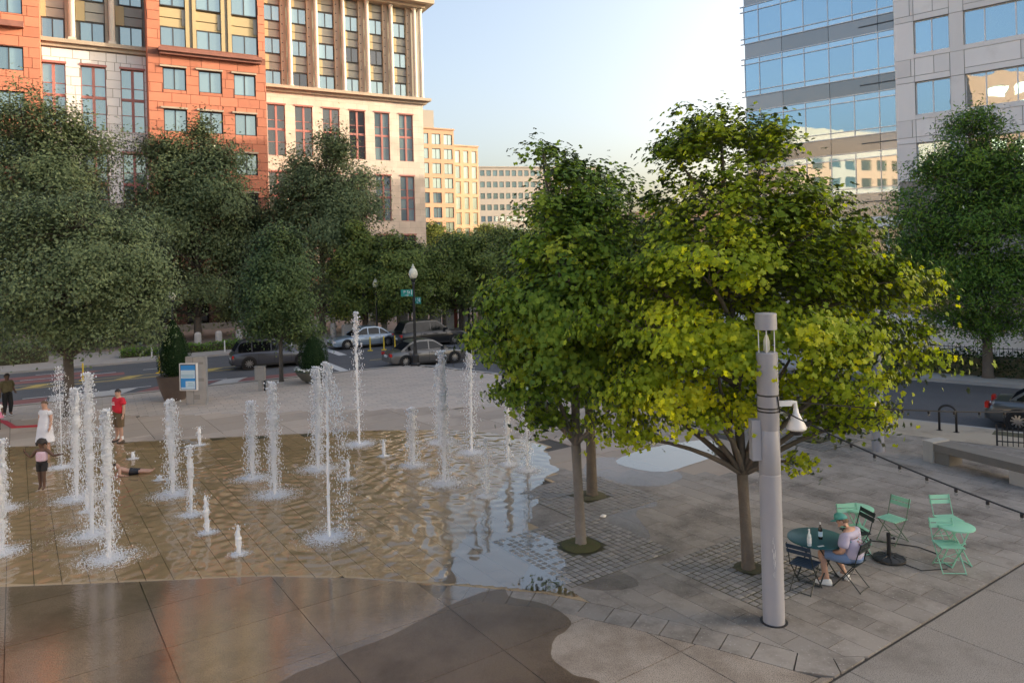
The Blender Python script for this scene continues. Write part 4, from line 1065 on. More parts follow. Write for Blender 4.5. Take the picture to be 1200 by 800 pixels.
# ============================================================ STREET FURNITURE
M_grey = mat('m_grey_paint', (.33, .335, .37), .5, (.28, .285, .315), 2, .8, stain=((.29, .285, .30), 1.2, .6, .8))
M_black = mat('m_black_paint', (.018, .018, .02), .45)
M_steel = mat('m_steel', (.42, .42, .42), .38, metal=.8)
M_wp = mat('m_white_paint', (.72, .72, .72), .4)
M_globe = mat('m_lamp_globe', (.72, .70, .56), .35)
M_clear = filmmat('m_clear_plastic', (.86, .88, .88), .05, ior=1.35)
M_scr = mat('m_scratch', (.62, .62, .62), .6)
def lightcolumn(label, base, scratches=True):
    o = thing('light_column', label, 'lamp post', base, 0, 'grey light columns')
    MB().lathe([(.165, -.02), (.165, 2.32), (.16, 2.325), (.16, 2.335), (.163, 2.34), (.163, 3.0), (.158, 3.01), (.158, 3.02), (.163, 3.03), (.163, 4.22), (.15, 4.23)], 24).build('shaft', M_grey, o, smooth=False).data
    MB().lathe([(.125, 4.22), (.125, 4.58)], 20).build('lens', M_clear, o, smooth=True)
    for k in range(6):
        a = k*math.pi/3+.2; MB().tube([(.135*math.cos(a), .135*math.sin(a), 4.22), (.135*math.cos(a), .135*math.sin(a), 4.6)], .008, 6).build('rod', M_wp, o)
    MB().lathe([(.02, 4.22), (.05, 4.26), (.05, 4.4), (.02, 4.5)], 10).build('lamp_core', M_globe, o)
    MB().lathe([(.15, 4.58), (.163, 4.585), (.163, 4.83), (.15, 4.84)], 24).build('cap', M_grey, o)
    for c in o.children: smoothed(c.data)
    return o
PB = G(907, 728)
LC = lightcolumn('grey cylindrical light column with scratched paint and white camera beside the cafe tables', (PB[0], PB[1], 0))
MB().lathe([(.17, 0), (.172, .012), (.21, .012), (.21, -.01)], 24).build('base_ring', M_black, LC)
b = MB()
for k in range(26):
    a = -1.75+random.uniform(-.14, .14); z = 1.0+random.gauss(0, .16); r = .1668; dz = random.uniform(.03, .1); da = random.uniform(-.08, .08)
    b.add([(r*math.cos(a), r*math.sin(a), z), (r*math.cos(a+.03), r*math.sin(a+.03), z), (r*math.cos(a+da+.02), r*math.sin(a+da+.02), z+dz), (r*math.cos(a+da), r*math.sin(a+da), z+dz)], [(0, 1, 2, 3)])
b.build('scratches', M_scr, LC)
# camera dome lamp, cable box and straps on the column
MB().box(.16, .36, -.05, .03, 3.38, 3.46).tube([(.36, -.01, 3.43), (.42, -.01, 3.43), (.43, -.01, 3.32)], .035, 8).build('bracket', M_wp, LC)
MB().lathe([(.035, 3.34), (.045, 3.27), (.15, 3.05), (.15, 3.02), (.13, 3.0)], 18, (.43, -.01, 0)).build('camera_shade', M_wp, LC, smooth=True)
MB().lathe([(.11, 3.0), (.1, 2.95), (.05, 2.92)], 14, (.43, -.01, 0)).build('camera_dome', M_black, LC, smooth=True)
MB().box(-.29, -.15, -.08, .08, 2.55, 3.18).build('cable_box', M_grey, LC)
for z in (3.35, 3.3, 3.55): MB().lathe([(.168, z), (.17, z+.012), (.168, z+.024)], 20).build('strap', M_black, LC)
MB().tube([(.1, -.14, 3.56), (.13, -.13, 3.3)], .01, 6).build('strap_buckle', M_black, LC)
lightcolumn('grey cylindrical light column standing near the street behind the maple foliage', (*G(1029, 528), 0))
# string lights from the column
def strand(label, a, b_, sag, bulbs, ex=0):
    a, b_ = Vector(a), Vector(b_); o = thing('string_lights', label, 'string lights', tuple(a), 0, 'festoon cables tied to the light column')
    f = lambda t: a.lerp(b_, t)+Vector((0, 0, -sag*4*t*(1-t)))-a
    MB().tube([f(i/24) for i in range(25)], .011, 5).build('cable', M_black, o)
    for k in range(bulbs):
        p = f((k+.6)/bulbs)
        MB().lathe([(.008, .0), (.02, -.01), (.02, -.045), (.012, -.05)], 8, p).build('socket', M_black, o)
        MB().lathe([(.012, -.048), (.022, -.065), (.019, -.085), (.003, -.095)], 8, p).build('bulb', M_clear, o, smooth=True)
    return o
c0 = Vector((PB[0]+.16, PB[1], 3.42))
X, Z = HT(1300, 478, 12.5); strand('upper festoon cable with pale wire running from the column above the bike rack', c0+Vector((0, 0, .05)), (X, 12.5, Z), .12, 13)
X, Z = HT(1310, 640, 7.2); strand('lower sagging black festoon cable crossing in front of the stone bench', c0-Vector((0, 0, .08)), (X, 7.2, Z), .1, 12)

def streetlamp(label, base, h=5.6):
    o = thing('street_lamp', label, 'street lamp', base, 0, 'globe street lamps')
    MB().lathe([(.26, -.15), (.26, .1), (.2, .16), (.19, .55), (.13, .62), (.1, .9), (.085, 1.0), (.065, h-1.15), (.1, h-1.1), (.06, h-1.02), (.14, h-.9), (.15, h-.84)], 12).build('post', M_black, o, smooth=False)
    MB().lathe([(.15, h-.80), (.21, h-.74), (.25, h-.58), (.235, h-.42), (.15, h-.28), (.09, h-.22)], 14).build('globe', M_globe, o, smooth=True)
    MB().lathe([(.09, h-.21), (.1, h-.16), (.03, h-.1), (.05, h-.05), (.005, h)], 10).build('finial', M_globe, o, smooth=True)
    return o
LPc = streetlamp('black globe street lamp with green street name signs at the plaza corner', (*G(487, 428), 0), 5.65)
streetlamp('globe street lamp across the road beside the red brick pillar', (*RL(s_at(550, 392, 14.5), 14.5), 0), 4.75)
streetlamp('globe street lamp hidden in foliage behind the tall planter shrub', (*RL(s_at(203, 410, 12.6+.8), 13.4), 0), 4.5)
streetlamp('globe street lamp among the trees behind the pale blue sedan', (*RL(s_at(442, 395, 14.4), 14.4), 0), 4.7)
M_grn = mat('m_sign_green', (.0, .26, .22), .4)
def text(body, size, parent, loc, rot, m, name='lettering', ext=.002):
    cu = bpy.data.curves.new(name, 'FONT'); cu.body = body; cu.size = size; cu.align_x = 'CENTER'; cu.align_y = 'CENTER'; cu.extrude = ext
    o = bpy.data.objects.new(name, cu); COL.objects.link(o); o.parent = parent; o.location = loc; o.rotation_euler = rot
    bpy.context.view_layer.update()
    me = bpy.data.meshes.new_from_object(o.evaluated_get(bpy.context.evaluated_depsgraph_get())); me.materials.clear(); me.materials.append(m)
    q = bpy.data.objects.new(name, me); COL.objects.link(q); q.parent = parent; q.location = loc; q.rotation_euler = rot
    bpy.data.objects.remove(o); return q
def namesign(label, loc, rz, w, h, lines):
    o = thing('street_sign', label, 'street sign', loc, rz, 'street name signs')
    MB().box(-w/2, w/2, -.01, .01, -h/2, h/2).build('plate', M_grn, o)
    for tx, sz, x, z in lines: text(tx, sz, o, (x, -.0125, z), (R(90), 0, 0), M_wp)
    MB().box(w/2-.09, w/2-.05, -.014, -.0102, -h/2+.08, h/2-.02).build('border', M_wp, o)
    return o
lx, ly = G(487, 428)
namesign('green street name sign reading P St on the corner lamp', (lx-.36, ly-.1, 4.05), R(-6), .68, .38, [('P St', .25, 0, .04), ('1100', .12, -.02, -.13)])
namesign('narrow green street name sign with a one on the corner lamp', (lx+.22, ly-.1, 3.62), R(-38), .52, .36, [('1 St', .24, 0, .04), ('NE', .11, 0, -.12)])
# information kiosk
KX, KY = G(229, 474)
kio = thing('information_kiosk', 'grey steel kiosk slab with bright blue poster case', 'kiosk', (KX, KY, 0), R(-6))
MB().box(-.40, .50, 0, .16, -.02, 2.02).build('slab', mat('m_kiosk_steel', (.36, .37, .385), .45, (.31, .32, .33), 4, metal=.4), kio)
MB().box(-.40, -.395, -.005, .165, 0, 2.0).box(-.07, -.06, -.004, .0, 0, 2.0).build('seam', M_drkf, kio)
case = MB().box(-.60, .16, -.14, -.003, .62, 1.76).build('poster_case', M_wp, kio)
MB().box(-.55, .13, -.148, -.141, .66, 1.72).build('case_rim', M_drkf, kio)
post = MB().box(-.53, .11, -.155, -.149, .68, 1.69).build('poster', mat('m_poster_blue', (.02, .28, .72), .35), kio)
M_pale2 = mat('m_poster_pale', (.55, .72, .84), .4)
MB().box(-.52, .10, -.159, -.1555, 1.14, 1.48).build('poster_panel', M_pale2, kio); MB().box(-.32, .10, -.159, -.1555, .77, 1.02).build('poster_panel', M_pale2, kio); MB().box(-.52, .10, -.159, -.1555, .69, .76).build('poster_panel', M_pale2, kio)
b = MB()
for z, x0, x1 in ((1.28, -.5, .04), (1.23, -.5, .08), (1.18, -.46, .02), (.93, -.22, .0), (.87, -.2, .05), (.82, -.22, .08)): b.box(x0, x1, -.1605, -.1595, z, z+.02)
b.build('poster_print', mat('m_print', (.18, .42, .6), .5), kio)
M_eng = mat('m_engrave', (.24, .24, .235), .6)
for q in ((.16, .42, .98, 1.12), (-.05, .22, .22, .42), (.2, .4, 1.7, 1.8)): MB().box(q[0], q[1], -.004, .0, q[2], q[3]).build('engraving', M_eng, kio)
# steel bin on a post
bx_, by_ = G(306, 458)
bn = thing('litter_post', 'small steel bin box on a post near the kerb', 'bin', (bx_, by_, 0), R(5))
MB().box(-.24, .2, -.14, .14, .5, 1.12).build('box', mat('m_bin', (.30, .29, .275), .5, (.24, .23, .22), 4), bn); MB().box(-.26, .22, -.16, .16, 1.12, 1.16).build('lid', M_steel, bn)
MB().box(-.12, .06, -.05, .08, -.02, .5).build('post', M_steel, bn); MB().box(.12, .2, -.02, .1, -.02, .5).build('backpost', M_black, bn)
# planters
def planter(name, label, base, prof, pm): 
    o = thing(name, label, 'planter', base, 0); MB().lathe(prof, 22).build('pot', pm, o, smooth=False); smoothed(o.children[0].data)
    MB().lathe([(.001, prof[-1][1]-.06), (prof[-1][0]*.96, prof[-1][1]-.08)], 18).build('soil', M_soil, o); return o
def shrub(label, base, z0, h, r, n, pw=1.0, m=M_lft, name='topiary_shrub', size=.06):
    o = thing(name, label, 'shrub', (base[0], base[1], z0))
    t = rng.random(n); a = rng.random(n)*6.283
    prof = np.interp(t, [0, .12, .4, .75, 1], [.55, .92, 1, .62*pw+.1*(1-pw), .06])*r*(.86+.16*rng.random(n))
    C = np.stack([prof*np.cos(a), prof*np.sin(a), t*h], 1); nn = unit(np.stack([np.cos(a), np.sin(a), .5*np.ones(n)], 1)+.5*rng.normal(size=(n, 3)))
    obj('foliage', leafmesh('foliage', C, nn, size*rng.uniform(.7, 1.4, n), .4+.2*rng.normal(size=n), RHOMB), m, o, recalc=False)
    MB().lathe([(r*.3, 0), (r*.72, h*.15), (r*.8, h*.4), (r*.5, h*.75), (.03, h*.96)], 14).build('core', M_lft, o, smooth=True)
    MB().tube([(0, 0, -.3), (0, 0, .3)], .05, 6).build('stem', M_bark, o); return o
M_pot1 = mat('m_brown_pot', (.10, .075, .065), .6, (.13, .10, .085), 3); M_pot2 = mat('m_olive_pot', (.105, .105, .085), .55, (.14, .14, .115), 3)
p1 = G(205, 468)
planter('planter_pot', 'tall brown round planter pot beside the kiosk', (*p1, 0), [(.42, -.02), (.62, .55), (.72, 1.0), (.74, 1.06), (.68, 1.06)], M_pot1)
shrub('tall dark conical shrub in the brown planter pot', p1, 1.0, 2.5, .72, 5200, .9)
p2 = G(368, 448)
planter('planter_bowl', 'wide low olive planter bowl filled with white flowers', (*p2, 0), [(.28, -.02), (.62, .2), (.86, .52), (.9, .58), (.86, .6)], M_pot2)
shrub('dense dark dome topiary growing from the flower bowl', p2, .55, 1.72, .72, 5200, 1.5)
fl_ = thing('flower_ring', 'ring of small white flowers around the dome topiary', 'flowers', (*p2, .56))
n = 900; a = rng.random(n)*6.283; r_ = .55+.35*rng.random(n); C = np.stack([r_*np.cos(a), r_*np.sin(a), .02+.13*rng.random(n)], 1)
obj('leaves', leafmesh('leaves', C, unit(np.array([0, 0, 1.])+.6*rng.normal(size=(n, 3))), .07*np.ones(n), .5+.2*rng.normal(size=n), RHOMB), M_lfd, fl_, recalc=False)
n = 260; a = rng.random(n)*6.283; r_ = .6+.34*rng.random(n); C = np.stack([r_*np.cos(a), r_*np.sin(a), .1+.1*rng.random(n)], 1)
obj('blossoms', leafmesh('blossoms', C, unit(np.array([0, -.3, .8])+.4*rng.normal(size=(n, 3))), .075*np.ones(n), .5*np.ones(n), MAPLE), mat('m_blossom', (.75, .75, .72), .7), fl_, recalc=False)
# flexible lane posts
M_ylp = mat('m_yellow_post', (.70, .50, .04), .5); M_whp = mat('m_white_post', (.66, .66, .64), .5)
def flexpost(px, py, m, h, label, group):
    x, y = G(px, py, ZR); o = thing('lane_post', label, 'lane post', (x, y, ZR), 0, group)
    MB().box(-.16, .16, -.12, .12, 0, .05).build('foot', m, o); MB().lathe([(.045, .04), (.04, h-.03), (.01, h)], 8).build('stem', m, o)
for px, py in ((97.5, 446), (187, 437), (434, 411), (450, 410), (463, 409), (476, 408), (546, 400)):
    flexpost(px, py, M_ylp, .95, 'yellow flexible lane post standing on the yellow centre line', 'yellow flexible lane posts')
for px, py in ((178, 420), (263.5, 414), (86, 428), (427, 402), (342, 408)):
    flexpost(px, py, M_whp, .9, 'white flexible lane post by the far kerb', 'white flexible lane posts')
# pale bollards along the far pavement and granite posts at the corner
for k in range(14):
    x, y = RL(s_at(232, 404, 18.6)+k*1.42, 18.6); o = thing('bollard', 'pale concrete bollard in the row below the stone building', 'bollard', (x, y, 0), R(30), 'row of pale bollards')
    MB().lathe([(.24, 0), (.24, .9), (.2, 1.02), (.1, 1.08)], 10).build('shaft', M_gran, o)
for k, (s_, t_, h) in enumerate(((1.8, 17.5, 1.0), (3.8, 17.5, 1.1), (6.6, 18, 1.75), (8.4, 18, 2.0), (9.4, 17.6, 1.6), (10.4, 17.2, 1.7), (12.0, 17.4, 2.2), (13.8, 17.4, 1.5))):
    x, y = RL(s_, t_); o = thing('granite_post', 'square granite post in the cluster beyond the crossing', 'bollard', (x, y, 0), R(30), 'cluster of square granite posts')
    MB().box(-.36, .36, -.36, .36, 0, h-.12).build('shaft', M_gran, o); MB().box(-.3, .3, -.3, .3, h-.12, h).build('cap', M_gran, o)
x, y = RL(11.2, 18.6); o = thing('brick_pillar', 'red brick pillar with pale cap rising behind the granite posts', 'pillar', (x, y, 0), R(30))
MB().box(-.5, .5, -.5, .5, 0, 4.2).build('shaft', mat('m_red_brick', (.33, .10, .075), .8, (.26, .08, .06), 3), o); MB().box(-.6, .6, -.6, .6, 4.2, 4.5).build('cap', M_gran, o)
x, y = RL(12.6, 17.0); o = thing('traffic_signal', 'black traffic signal head with yellow rim beside the brick pillar', 'traffic light', (x, y, 0), R(20))
MB().tube([(0, 0, -.1), (0, 0, 3.6)], .07, 8).build('pole', M_black, o); MB().box(-.2, .2, -.2, .1, 2.6, 3.6).build('head', M_black, o); MB().box(-.24, .24, -.12, -.08, 2.5, 3.0).build('rim', M_ylp, o)
# black U bike rack
a, b_ = Vector(G(1101, 504)), Vector(G(1121, 506.5)); rk = thing('bike_rack', 'black inverted U bike rack standing on the pavement by the right street', 'bike rack', (a.x, a.y, 0), math.atan2(b_.y-a.y, b_.x-a.x)); L = (b_-a).length
MB().tube([(0, 0, -.02), (0, 0, .62)]+[(L/2-L/2*math.cos(t), 0, .62+.2*math.sin(t)) for t in np.linspace(.15, math.pi-.15, 9)]+[(L, 0, .62), (L, 0, -.02)], .036, 10).build('hoop', M_black, rk, smooth=True)
for q in (0, L): MB().lathe([(.09, 0), (.09, .012), (.04, .014)], 12, (q, 0, 0)).build('foot_plate', M_black, rk)
# stone bench
M_bst = mat('m_bench_seat', (.20, .185, .165), .75, (.14, .13, .115), 2.2, .8, .3, 25, coords='World'); M_bsup = mat('m_bench_block', (.42, .40, .37), .8, (.33, .315, .29), 3, .8, .2, 25, coords='World')
a, b_ = Vector(G(1088, 541)), Vector(G(1200, 571)); be = thing('stone_bench', 'long low stone bench with pale end block facing the plaza', 'bench', (a.x, a.y, 0), math.atan2(b_.y-a.y, b_.x-a.x))
MB().box(-.05, 7.5, .02, .62, .32, .52).build('seat', M_bst, be)
for k in range(4): MB().box(-.16+k*2.3, .12+k*2.3+(.3 if k else .02), .0, .66, -.02, .32 if k else .56).build('support', M_bsup, be)
MB().box(.14, .55, .06, .58, -.02, .32).build('support', M_bst, be)
# low iron fence at the picture edge by the parked car
def ironfence(label, p0, p1, h, step, name='iron_fence', group=None):
    p0, p1 = Vector(p0), Vector(p1); d = p1-p0; L = d.length; o = thing(name, label, 'fence', (p0.x, p0.y, 0), math.atan2(d.y, d.x), group)
    for z in (.12, h-.1): MB().box(0, L, -.012, .012, z, z+.03).build('rail', M_black, o)
    k = 0; x = 0.; pk = MB().box(-.011, .011, -.011, .011, 0.0, h).mesh('picket'); pk.materials.append(M_black)
    while x <= L+.001: obj('picket', pk, None, o, loc=(x, 0, 0), recalc=False); x += step
    for x in (0, L): MB().box(x-.022, x+.022, -.022, .022, -.02, h+.06).build('post', M_black, o)
    return o
ironfence('short black iron tree guard fence beside the grey car', G(1168.5, 522), RR(6.0, -1.1), .55, .13)
ironfence('long black iron railing in front of the hedge across the right street', RR(-8, 12.4), RR(20, 12.4), 1.15, .17)
x0, y0 = RR(2.4, -1.0); sheet('planting_bed', [RR(1.6, -.95), RR(9, -.95), RR(9, -.35), RR(1.6, -.35)], .012, M_soil)

# ============================================================ VEHICLES
M_tyre = mat('m_tyre', (.014, .014, .015), .85); M_rim = mat('m_alloy', (.42, .42, .43), .3, metal=.85); M_tint = glassmat('m_car_glass', (.008, .009, .011), .03, .02)
M_tail = mat('m_tail_lamp', (.45, .015, .012), .2); M_head = mat('m_head_lamp', (.62, .64, .66), .12); M_trim = mat('m_black_trim', (.02, .02, .022), .6); M_plate = mat('m_plate', (.62, .64, .66), .5)
def paint(n, c): return mat(n, c, .28, metal=.35, coat=.8)
def car(label, pm, L, Wd, Hh, loc, rz, style='sedan', group='cars on the streets', cat='car', name=None):
    o = thing(name or ('sedan' if style == 'sedan' else 'suv'), label, cat, loc, rz, group)
    hw = Wd/2; x0 = -L/2; wr = .33 if style == 'sedan' else .36; belt = Hh*.62 if style == 'sedan' else Hh*.60; cl = .19 if style == 'sedan' else .24
    if style == 'sedan':
        st = [(0, .62, .80, .34), (.02, .72, .9, .26), (.06, belt-.02, .96, cl), (.2, belt, .995, cl), (.45, belt-.01, 1, cl), (.66, belt-.03, 1, cl), (.72, belt-.06, .995, cl), (.86, belt-.14, .97, cl), (.95, belt-.24, .9, cl), (.985, .58, .82, .26), (1, .5, .74, .32)]
        cab = [(.13, belt-.02), (.27, Hh-.10), (.36, Hh), (.50, Hh), (.56, Hh-.05), (.735, belt-.07)]
    else:
        st = [(0, .78, .86, .42), (.015, .95, .93, .32), (.05, belt, .97, cl), (.2, belt, 1, cl), (.45, belt-.01, 1, cl), (.66, belt-.02, 1, cl), (.74, belt-.04, .99, cl), (.9, belt-.13, .96, cl), (.97, belt-.22, .9, cl), (.99, .66, .84, .32), (1, .56, .78, .38)]
        cab = [(.022, belt-.02), (.10, Hh-.07), (.17, Hh), (.50, Hh), (.57, Hh-.05), (.745, belt-.05)]
    rings = []
    for u, zt, wf, zb in st:
        w = hw*wf; x = x0+u*L; zt = max(zt, zb+.15); h = zt-zb
        half = [(0.0, zb), (w*.86, zb), (w*.96, zb+.08*h), (w, zb+.38*h), (w*.995, zb+.62*h), (w*.965, zb+.88*h), (w*.90, zb+.97*h), (w*.72, zt), (0.0, zt+.015)]
        rings.append([(x, y, z) for y, z in half]+[(x, -y, z) for y, z in reversed(half[1:-1])])
    body = MB().loft(rings).build('body', pm, o); smoothed(body.data, 35)
    # cabin
    def wid(z): 
        t = min(1, (z-belt)/(Hh-belt)); return hw*(.90-.17*t)
    n = len(cab); v = [(x0+u*L, wid(z), z) for u, z in cab]+[(x0+u*L, -wid(z), z) for u, z in cab]
    v2 = MB().add(v, [tuple(range(n)), tuple(reversed(range(n, 2*n)))]+[(i, n+i, n+(i+1) % n, (i+1) % n) for i in range(n)])
    me = v2.mesh('cabin'); bm = bmesh.new(); bm.from_mesh(me); bmesh.ops.recalc_face_normals(bm, faces=bm.faces)
    bmesh.ops.bevel(bm, geom=list(bm.edges), offset=.05, segments=2, affect='EDGES', clamp_overlap=True); bm.to_mesh(me); bm.free()
    cb = obj('cabin', me, pm, o); smoothed(cb.data, 45)
    # windows on the cabin sides: lower edge on the belt, cut by pillars
    def topz(u):
        us = [c[0] for c in cab]; zs = [c[1] for c in cab]; return float(np.interp(u, us, zs))
    splits = [(.185, .30), (.315, .475), (.49, .66)] if style == 'sedan' else [(.075, .22), (.235, .44), (.455, .67)]
    for ua, ub in splits:
        for sg in (1, -1):
            up = []; lo = []
            for i in range(7):
                u = ua+(ub-ua)*i/6; zt = topz(u)-.085; zb = belt+.03
                if zt < zb+.02: zt = zb+.02
                up.append((x0+u*L, sg*(wid(zt)+.01), zt)); lo.append((x0+u*L, sg*(wid(zb)+.01), zb))
            MB().add(up+lo, [(i, i+1, 8+i, 7+i) for i in range(6)]).build('window', M_tint, o)
    def slope(i0, i1, nm, a=.1, e=.1):
        (ua, za), (ub, zb) = cab[i0], cab[i1]; P0 = Vector((x0+ua*L, 0, za)); P1 = Vector((x0+ub*L, 0, zb)); d = P1-P0; nrm = Vector((-d.z, 0, d.x)).normalized()
        if nrm.z < 0: nrm = -nrm
        A = P0+d*a+nrm*.008; B = P0+d*(1-e)+nrm*.008
        MB().add([(A.x, wid(A.z)*.9, A.z), (A.x, -wid(A.z)*.9, A.z), (B.x, -wid(B.z)*.88, B.z), (B.x, wid(B.z)*.88, B.z)], [(0, 1, 2, 3)]).build(nm, M_tint, o)
    slope(0, 1, 'rear_window', .15, .08); slope(5, 4, 'windscreen', .08, .06)
    # wheels
    for u in (.19, .80):
        for sg in (1, -1):
            X = x0+u*L; yo = sg*hw
            arch = MB(); arch.tube([(X, yo-sg*.25, wr), (X, yo+sg*.004, wr)], [wr*1.16, wr*1.16], 22).build('wheel_arch', M_trim, o)
            w = thing('wheel', None, None, (X, yo-sg*.05, wr)); w.parent = o
            prof = [(wr*.62, -.11), (wr*.95, -.11), (wr, -.07), (wr, .07), (wr*.95, .11), (wr*.62, .11)]
            t_ = MB(); n_ = 20
            for r_, y_ in prof:
                for k in range(n_): t_.v.append((r_*math.cos(6.2832*k/n_), y_, r_*math.sin(6.2832*k/n_))); t_.t.append(0)
            for i in range(len(prof)): 
                for k in range(n_):
                    i2 = (i+1) % len(prof); t_.f.append((i*n_+k, i*n_+(k+1) % n_, i2*n_+(k+1) % n_, i2*n_+k))
            ty = t_.build('tyre', M_tyre, w, smooth=False); smoothed(ty.data)
            rm = MB(); rm.tube([(0, sg*.02, 0), (0, sg*.05, 0)], [wr*.64, wr*.64], 20); rim = rm.build('rim_back', M_trim, w)
            sp = MB()
            for k in range(10):
                a = 6.2832*k/10; c_, s_ = math.cos(a), math.sin(a); q = .028
                sp.add([(c_*.05-s_*q, sg*.095, s_*.05+c_*q), (c_*.05+s_*q, sg*.095, s_*.05-c_*q), (c_*wr*.63+s_*q*.8, sg*.085, s_*wr*.63-c_*q*.8), (c_*wr*.63-s_*q*.8, sg*.085, s_*wr*.63+c_*q*.8),
                        (c_*.05-s_*q, sg*.05, s_*.05+c_*q), (c_*.05+s_*q, sg*.05, s_*.05-c_*q), (c_*wr*.63+s_*q*.8, sg*.05, s_*wr*.63-c_*q*.8), (c_*wr*.63-s_*q*.8, sg*.05, s_*wr*.63+c_*q*.8)], [(0, 1, 2, 3), (0, 4, 5, 1), (2, 6, 7, 3), (0, 3, 7, 4), (1, 5, 6, 2)])
            sp.tube([(0, sg*.05, 0), (0, sg*.1, 0)], [.06, .05], 10); sp.build('rim', M_rim, w)
    # lights, trim
    for sg in (1, -1):
        zt = belt-.12 if style == 'sedan' else belt-.16
        MB().box(x0-.0+.0*L+.015, x0+.12, sg*hw*.58, sg*hw*.925, zt-.15, zt+.02).build('tail_lamp', M_tail, o)
        zh = belt-.34; MB().box(-x0-.20, -x0-.03, sg*hw*.5, sg*hw*.90, zh-.07, zh+.05).build('head_lamp', M_head, o)
        X = x0+.665*L; MB().box(X-.06, X+.08, sg*(hw*.93), sg*(hw+.16), belt+.03, belt+.17).build('mirror', pm, o)
        for u in (.335, .5): MB().box(x0+u*L, x0+u*L+.2, sg*(hw-.01), sg*(hw+.018), belt-.18, belt-.14).build('door_handle', pm, o)
        b = MB()
        for u in (.3, .48, .675): b.box(x0+u*L-.006, x0+u*L+.006, sg*(hw-.06), sg*(hw+.003), cl+.12, belt-.1)
        b.build('door_seam', M_trim, o)
        MB().box(x0+.27*L, x0+.73*L, sg*(hw*.9), sg*(hw*.985), cl-.04, cl+.06).build('sill', M_trim, o)
        if style != 'sedan': MB().tube([(x0+.14*L, sg*hw*.66, Hh+.0), (x0+.16*L, sg*hw*.66, Hh+.06), (x0+.5*L, sg*hw*.66, Hh+.06), (x0+.52*L, sg*hw*.66, Hh)], .02, 6).build('roof_rail', M_trim, o)
    MB().box(x0-.012, x0+.06, -hw*.8, hw*.8, .30, .46).build('rear_bumper', M_trim if style != 'sedan' else pm, o); MB().box(x0-.006, x0+.05, -.26, .26, .56, .68).build('number_plate', M_plate, o)
    MB().box(-x0-.06, -x0+.012, -hw*.68, hw*.68, .28, .48).build('grille', M_trim, o)
    return o
def between(pa, pb, z=ZR):
    a, b_ = Vector(G(*pa, z)), Vector(G(*pb, z)); return (a+b_)/2, math.atan2(b_.y-a.y, b_.x-a.x)
th = R(29)
def carat(pr, pf, Wd, z=ZR):
    c, an = between(pr, pf); n = Vector((-math.sin(th), math.cos(th))); c = c+n*(Wd/2-.1); return (c.x, c.y, z)
car('dark blue grey hatchback passing behind the round topiary planter', paint('m_paint_slate', (.085, .09, .11)), 4.8, 1.85, 1.66, carat((296, 433), (352, 428), 1.85), R(27), 'suv')
car('bronze grey sedan behind the black corner lamp post', paint('m_paint_bronze', (.14, .135, .13)), 4.8, 1.82, 1.45, carat((478, 430), (532, 425), 1.82), R(27), 'sedan')
car('pale blue sedan parked at the far kerb under the trees', paint('m_paint_blue', (.27, .34, .42)), 4.8, 1.82, 1.45, (*RL(1.0, 11.2), ZR), R(30)+math.pi, 'sedan')
car('black sport utility car waiting on the far lane beyond the bronze grey sedan', paint('m_paint_black', (.02, .02, .023)), 5.0, 1.95, 1.78, (*RL(5.1, 9.0), ZR), R(30), 'suv')
car('dark grey car with red tail lamp parked at the right picture edge', paint('m_paint_grey', (.085, .09, .098)), 4.8, 1.86, 1.5, (*RR(3.6, 1.45), ZR), math.atan2(DR.y, DR.x), 'sedan')

# ============================================================ TABLES AND CHAIRS
M_teal = mat('m_teal_top', (.015, .085, .10), .38, (.02, .10, .115), 6, .8); M_mint = mat('m_mint', (.27, .60, .45), .42, (.24, .54, .40), 6, .8); M_navy = mat('m_navy_slat', (.02, .04, .075), .45); M_olv = mat('m_faded_green', (.10, .16, .10), .5); M_blk2 = mat('m_black_green', (.012, .022, .022), .45)
def bistro_table(label, c, rz, r, h, tm, fm, group):
    o = thing('bistro_table', label, 'table', (c[0], c[1], .004), rz, group)
    t_ = MB().lathe([(r-.01, h-.03), (r, h-.028), (r, h-.006), (r-.012, h), (.001, h)], 40).build('table_top', tm, o); smoothed(t_.data)
    w = r*.62
    for sg in (1, -1):
        MB().tube([(-w, sg*w*.72, 0), (w*.9, sg*w*.72, h-.03)], .013, 6).build('leg', fm, o)
        MB().tube([(w, sg*w*.66, 0), (-w*.9, sg*w*.66, h-.03)], .013, 6).build('leg', fm, o)
    for x, z in ((-w, .0), (w, 0.), (w*.9, h-.035), (-w*.9, h-.035)): MB().tube([(x, -w*.72, z+.012), (x, w*.72, z+.012)], .011, 6).build('stretcher', fm, o)
    MB().tube([(0, -w*.7, h*.5), (0, w*.7, h*.5)], .009, 6).build('pivot', fm, o)
    return o
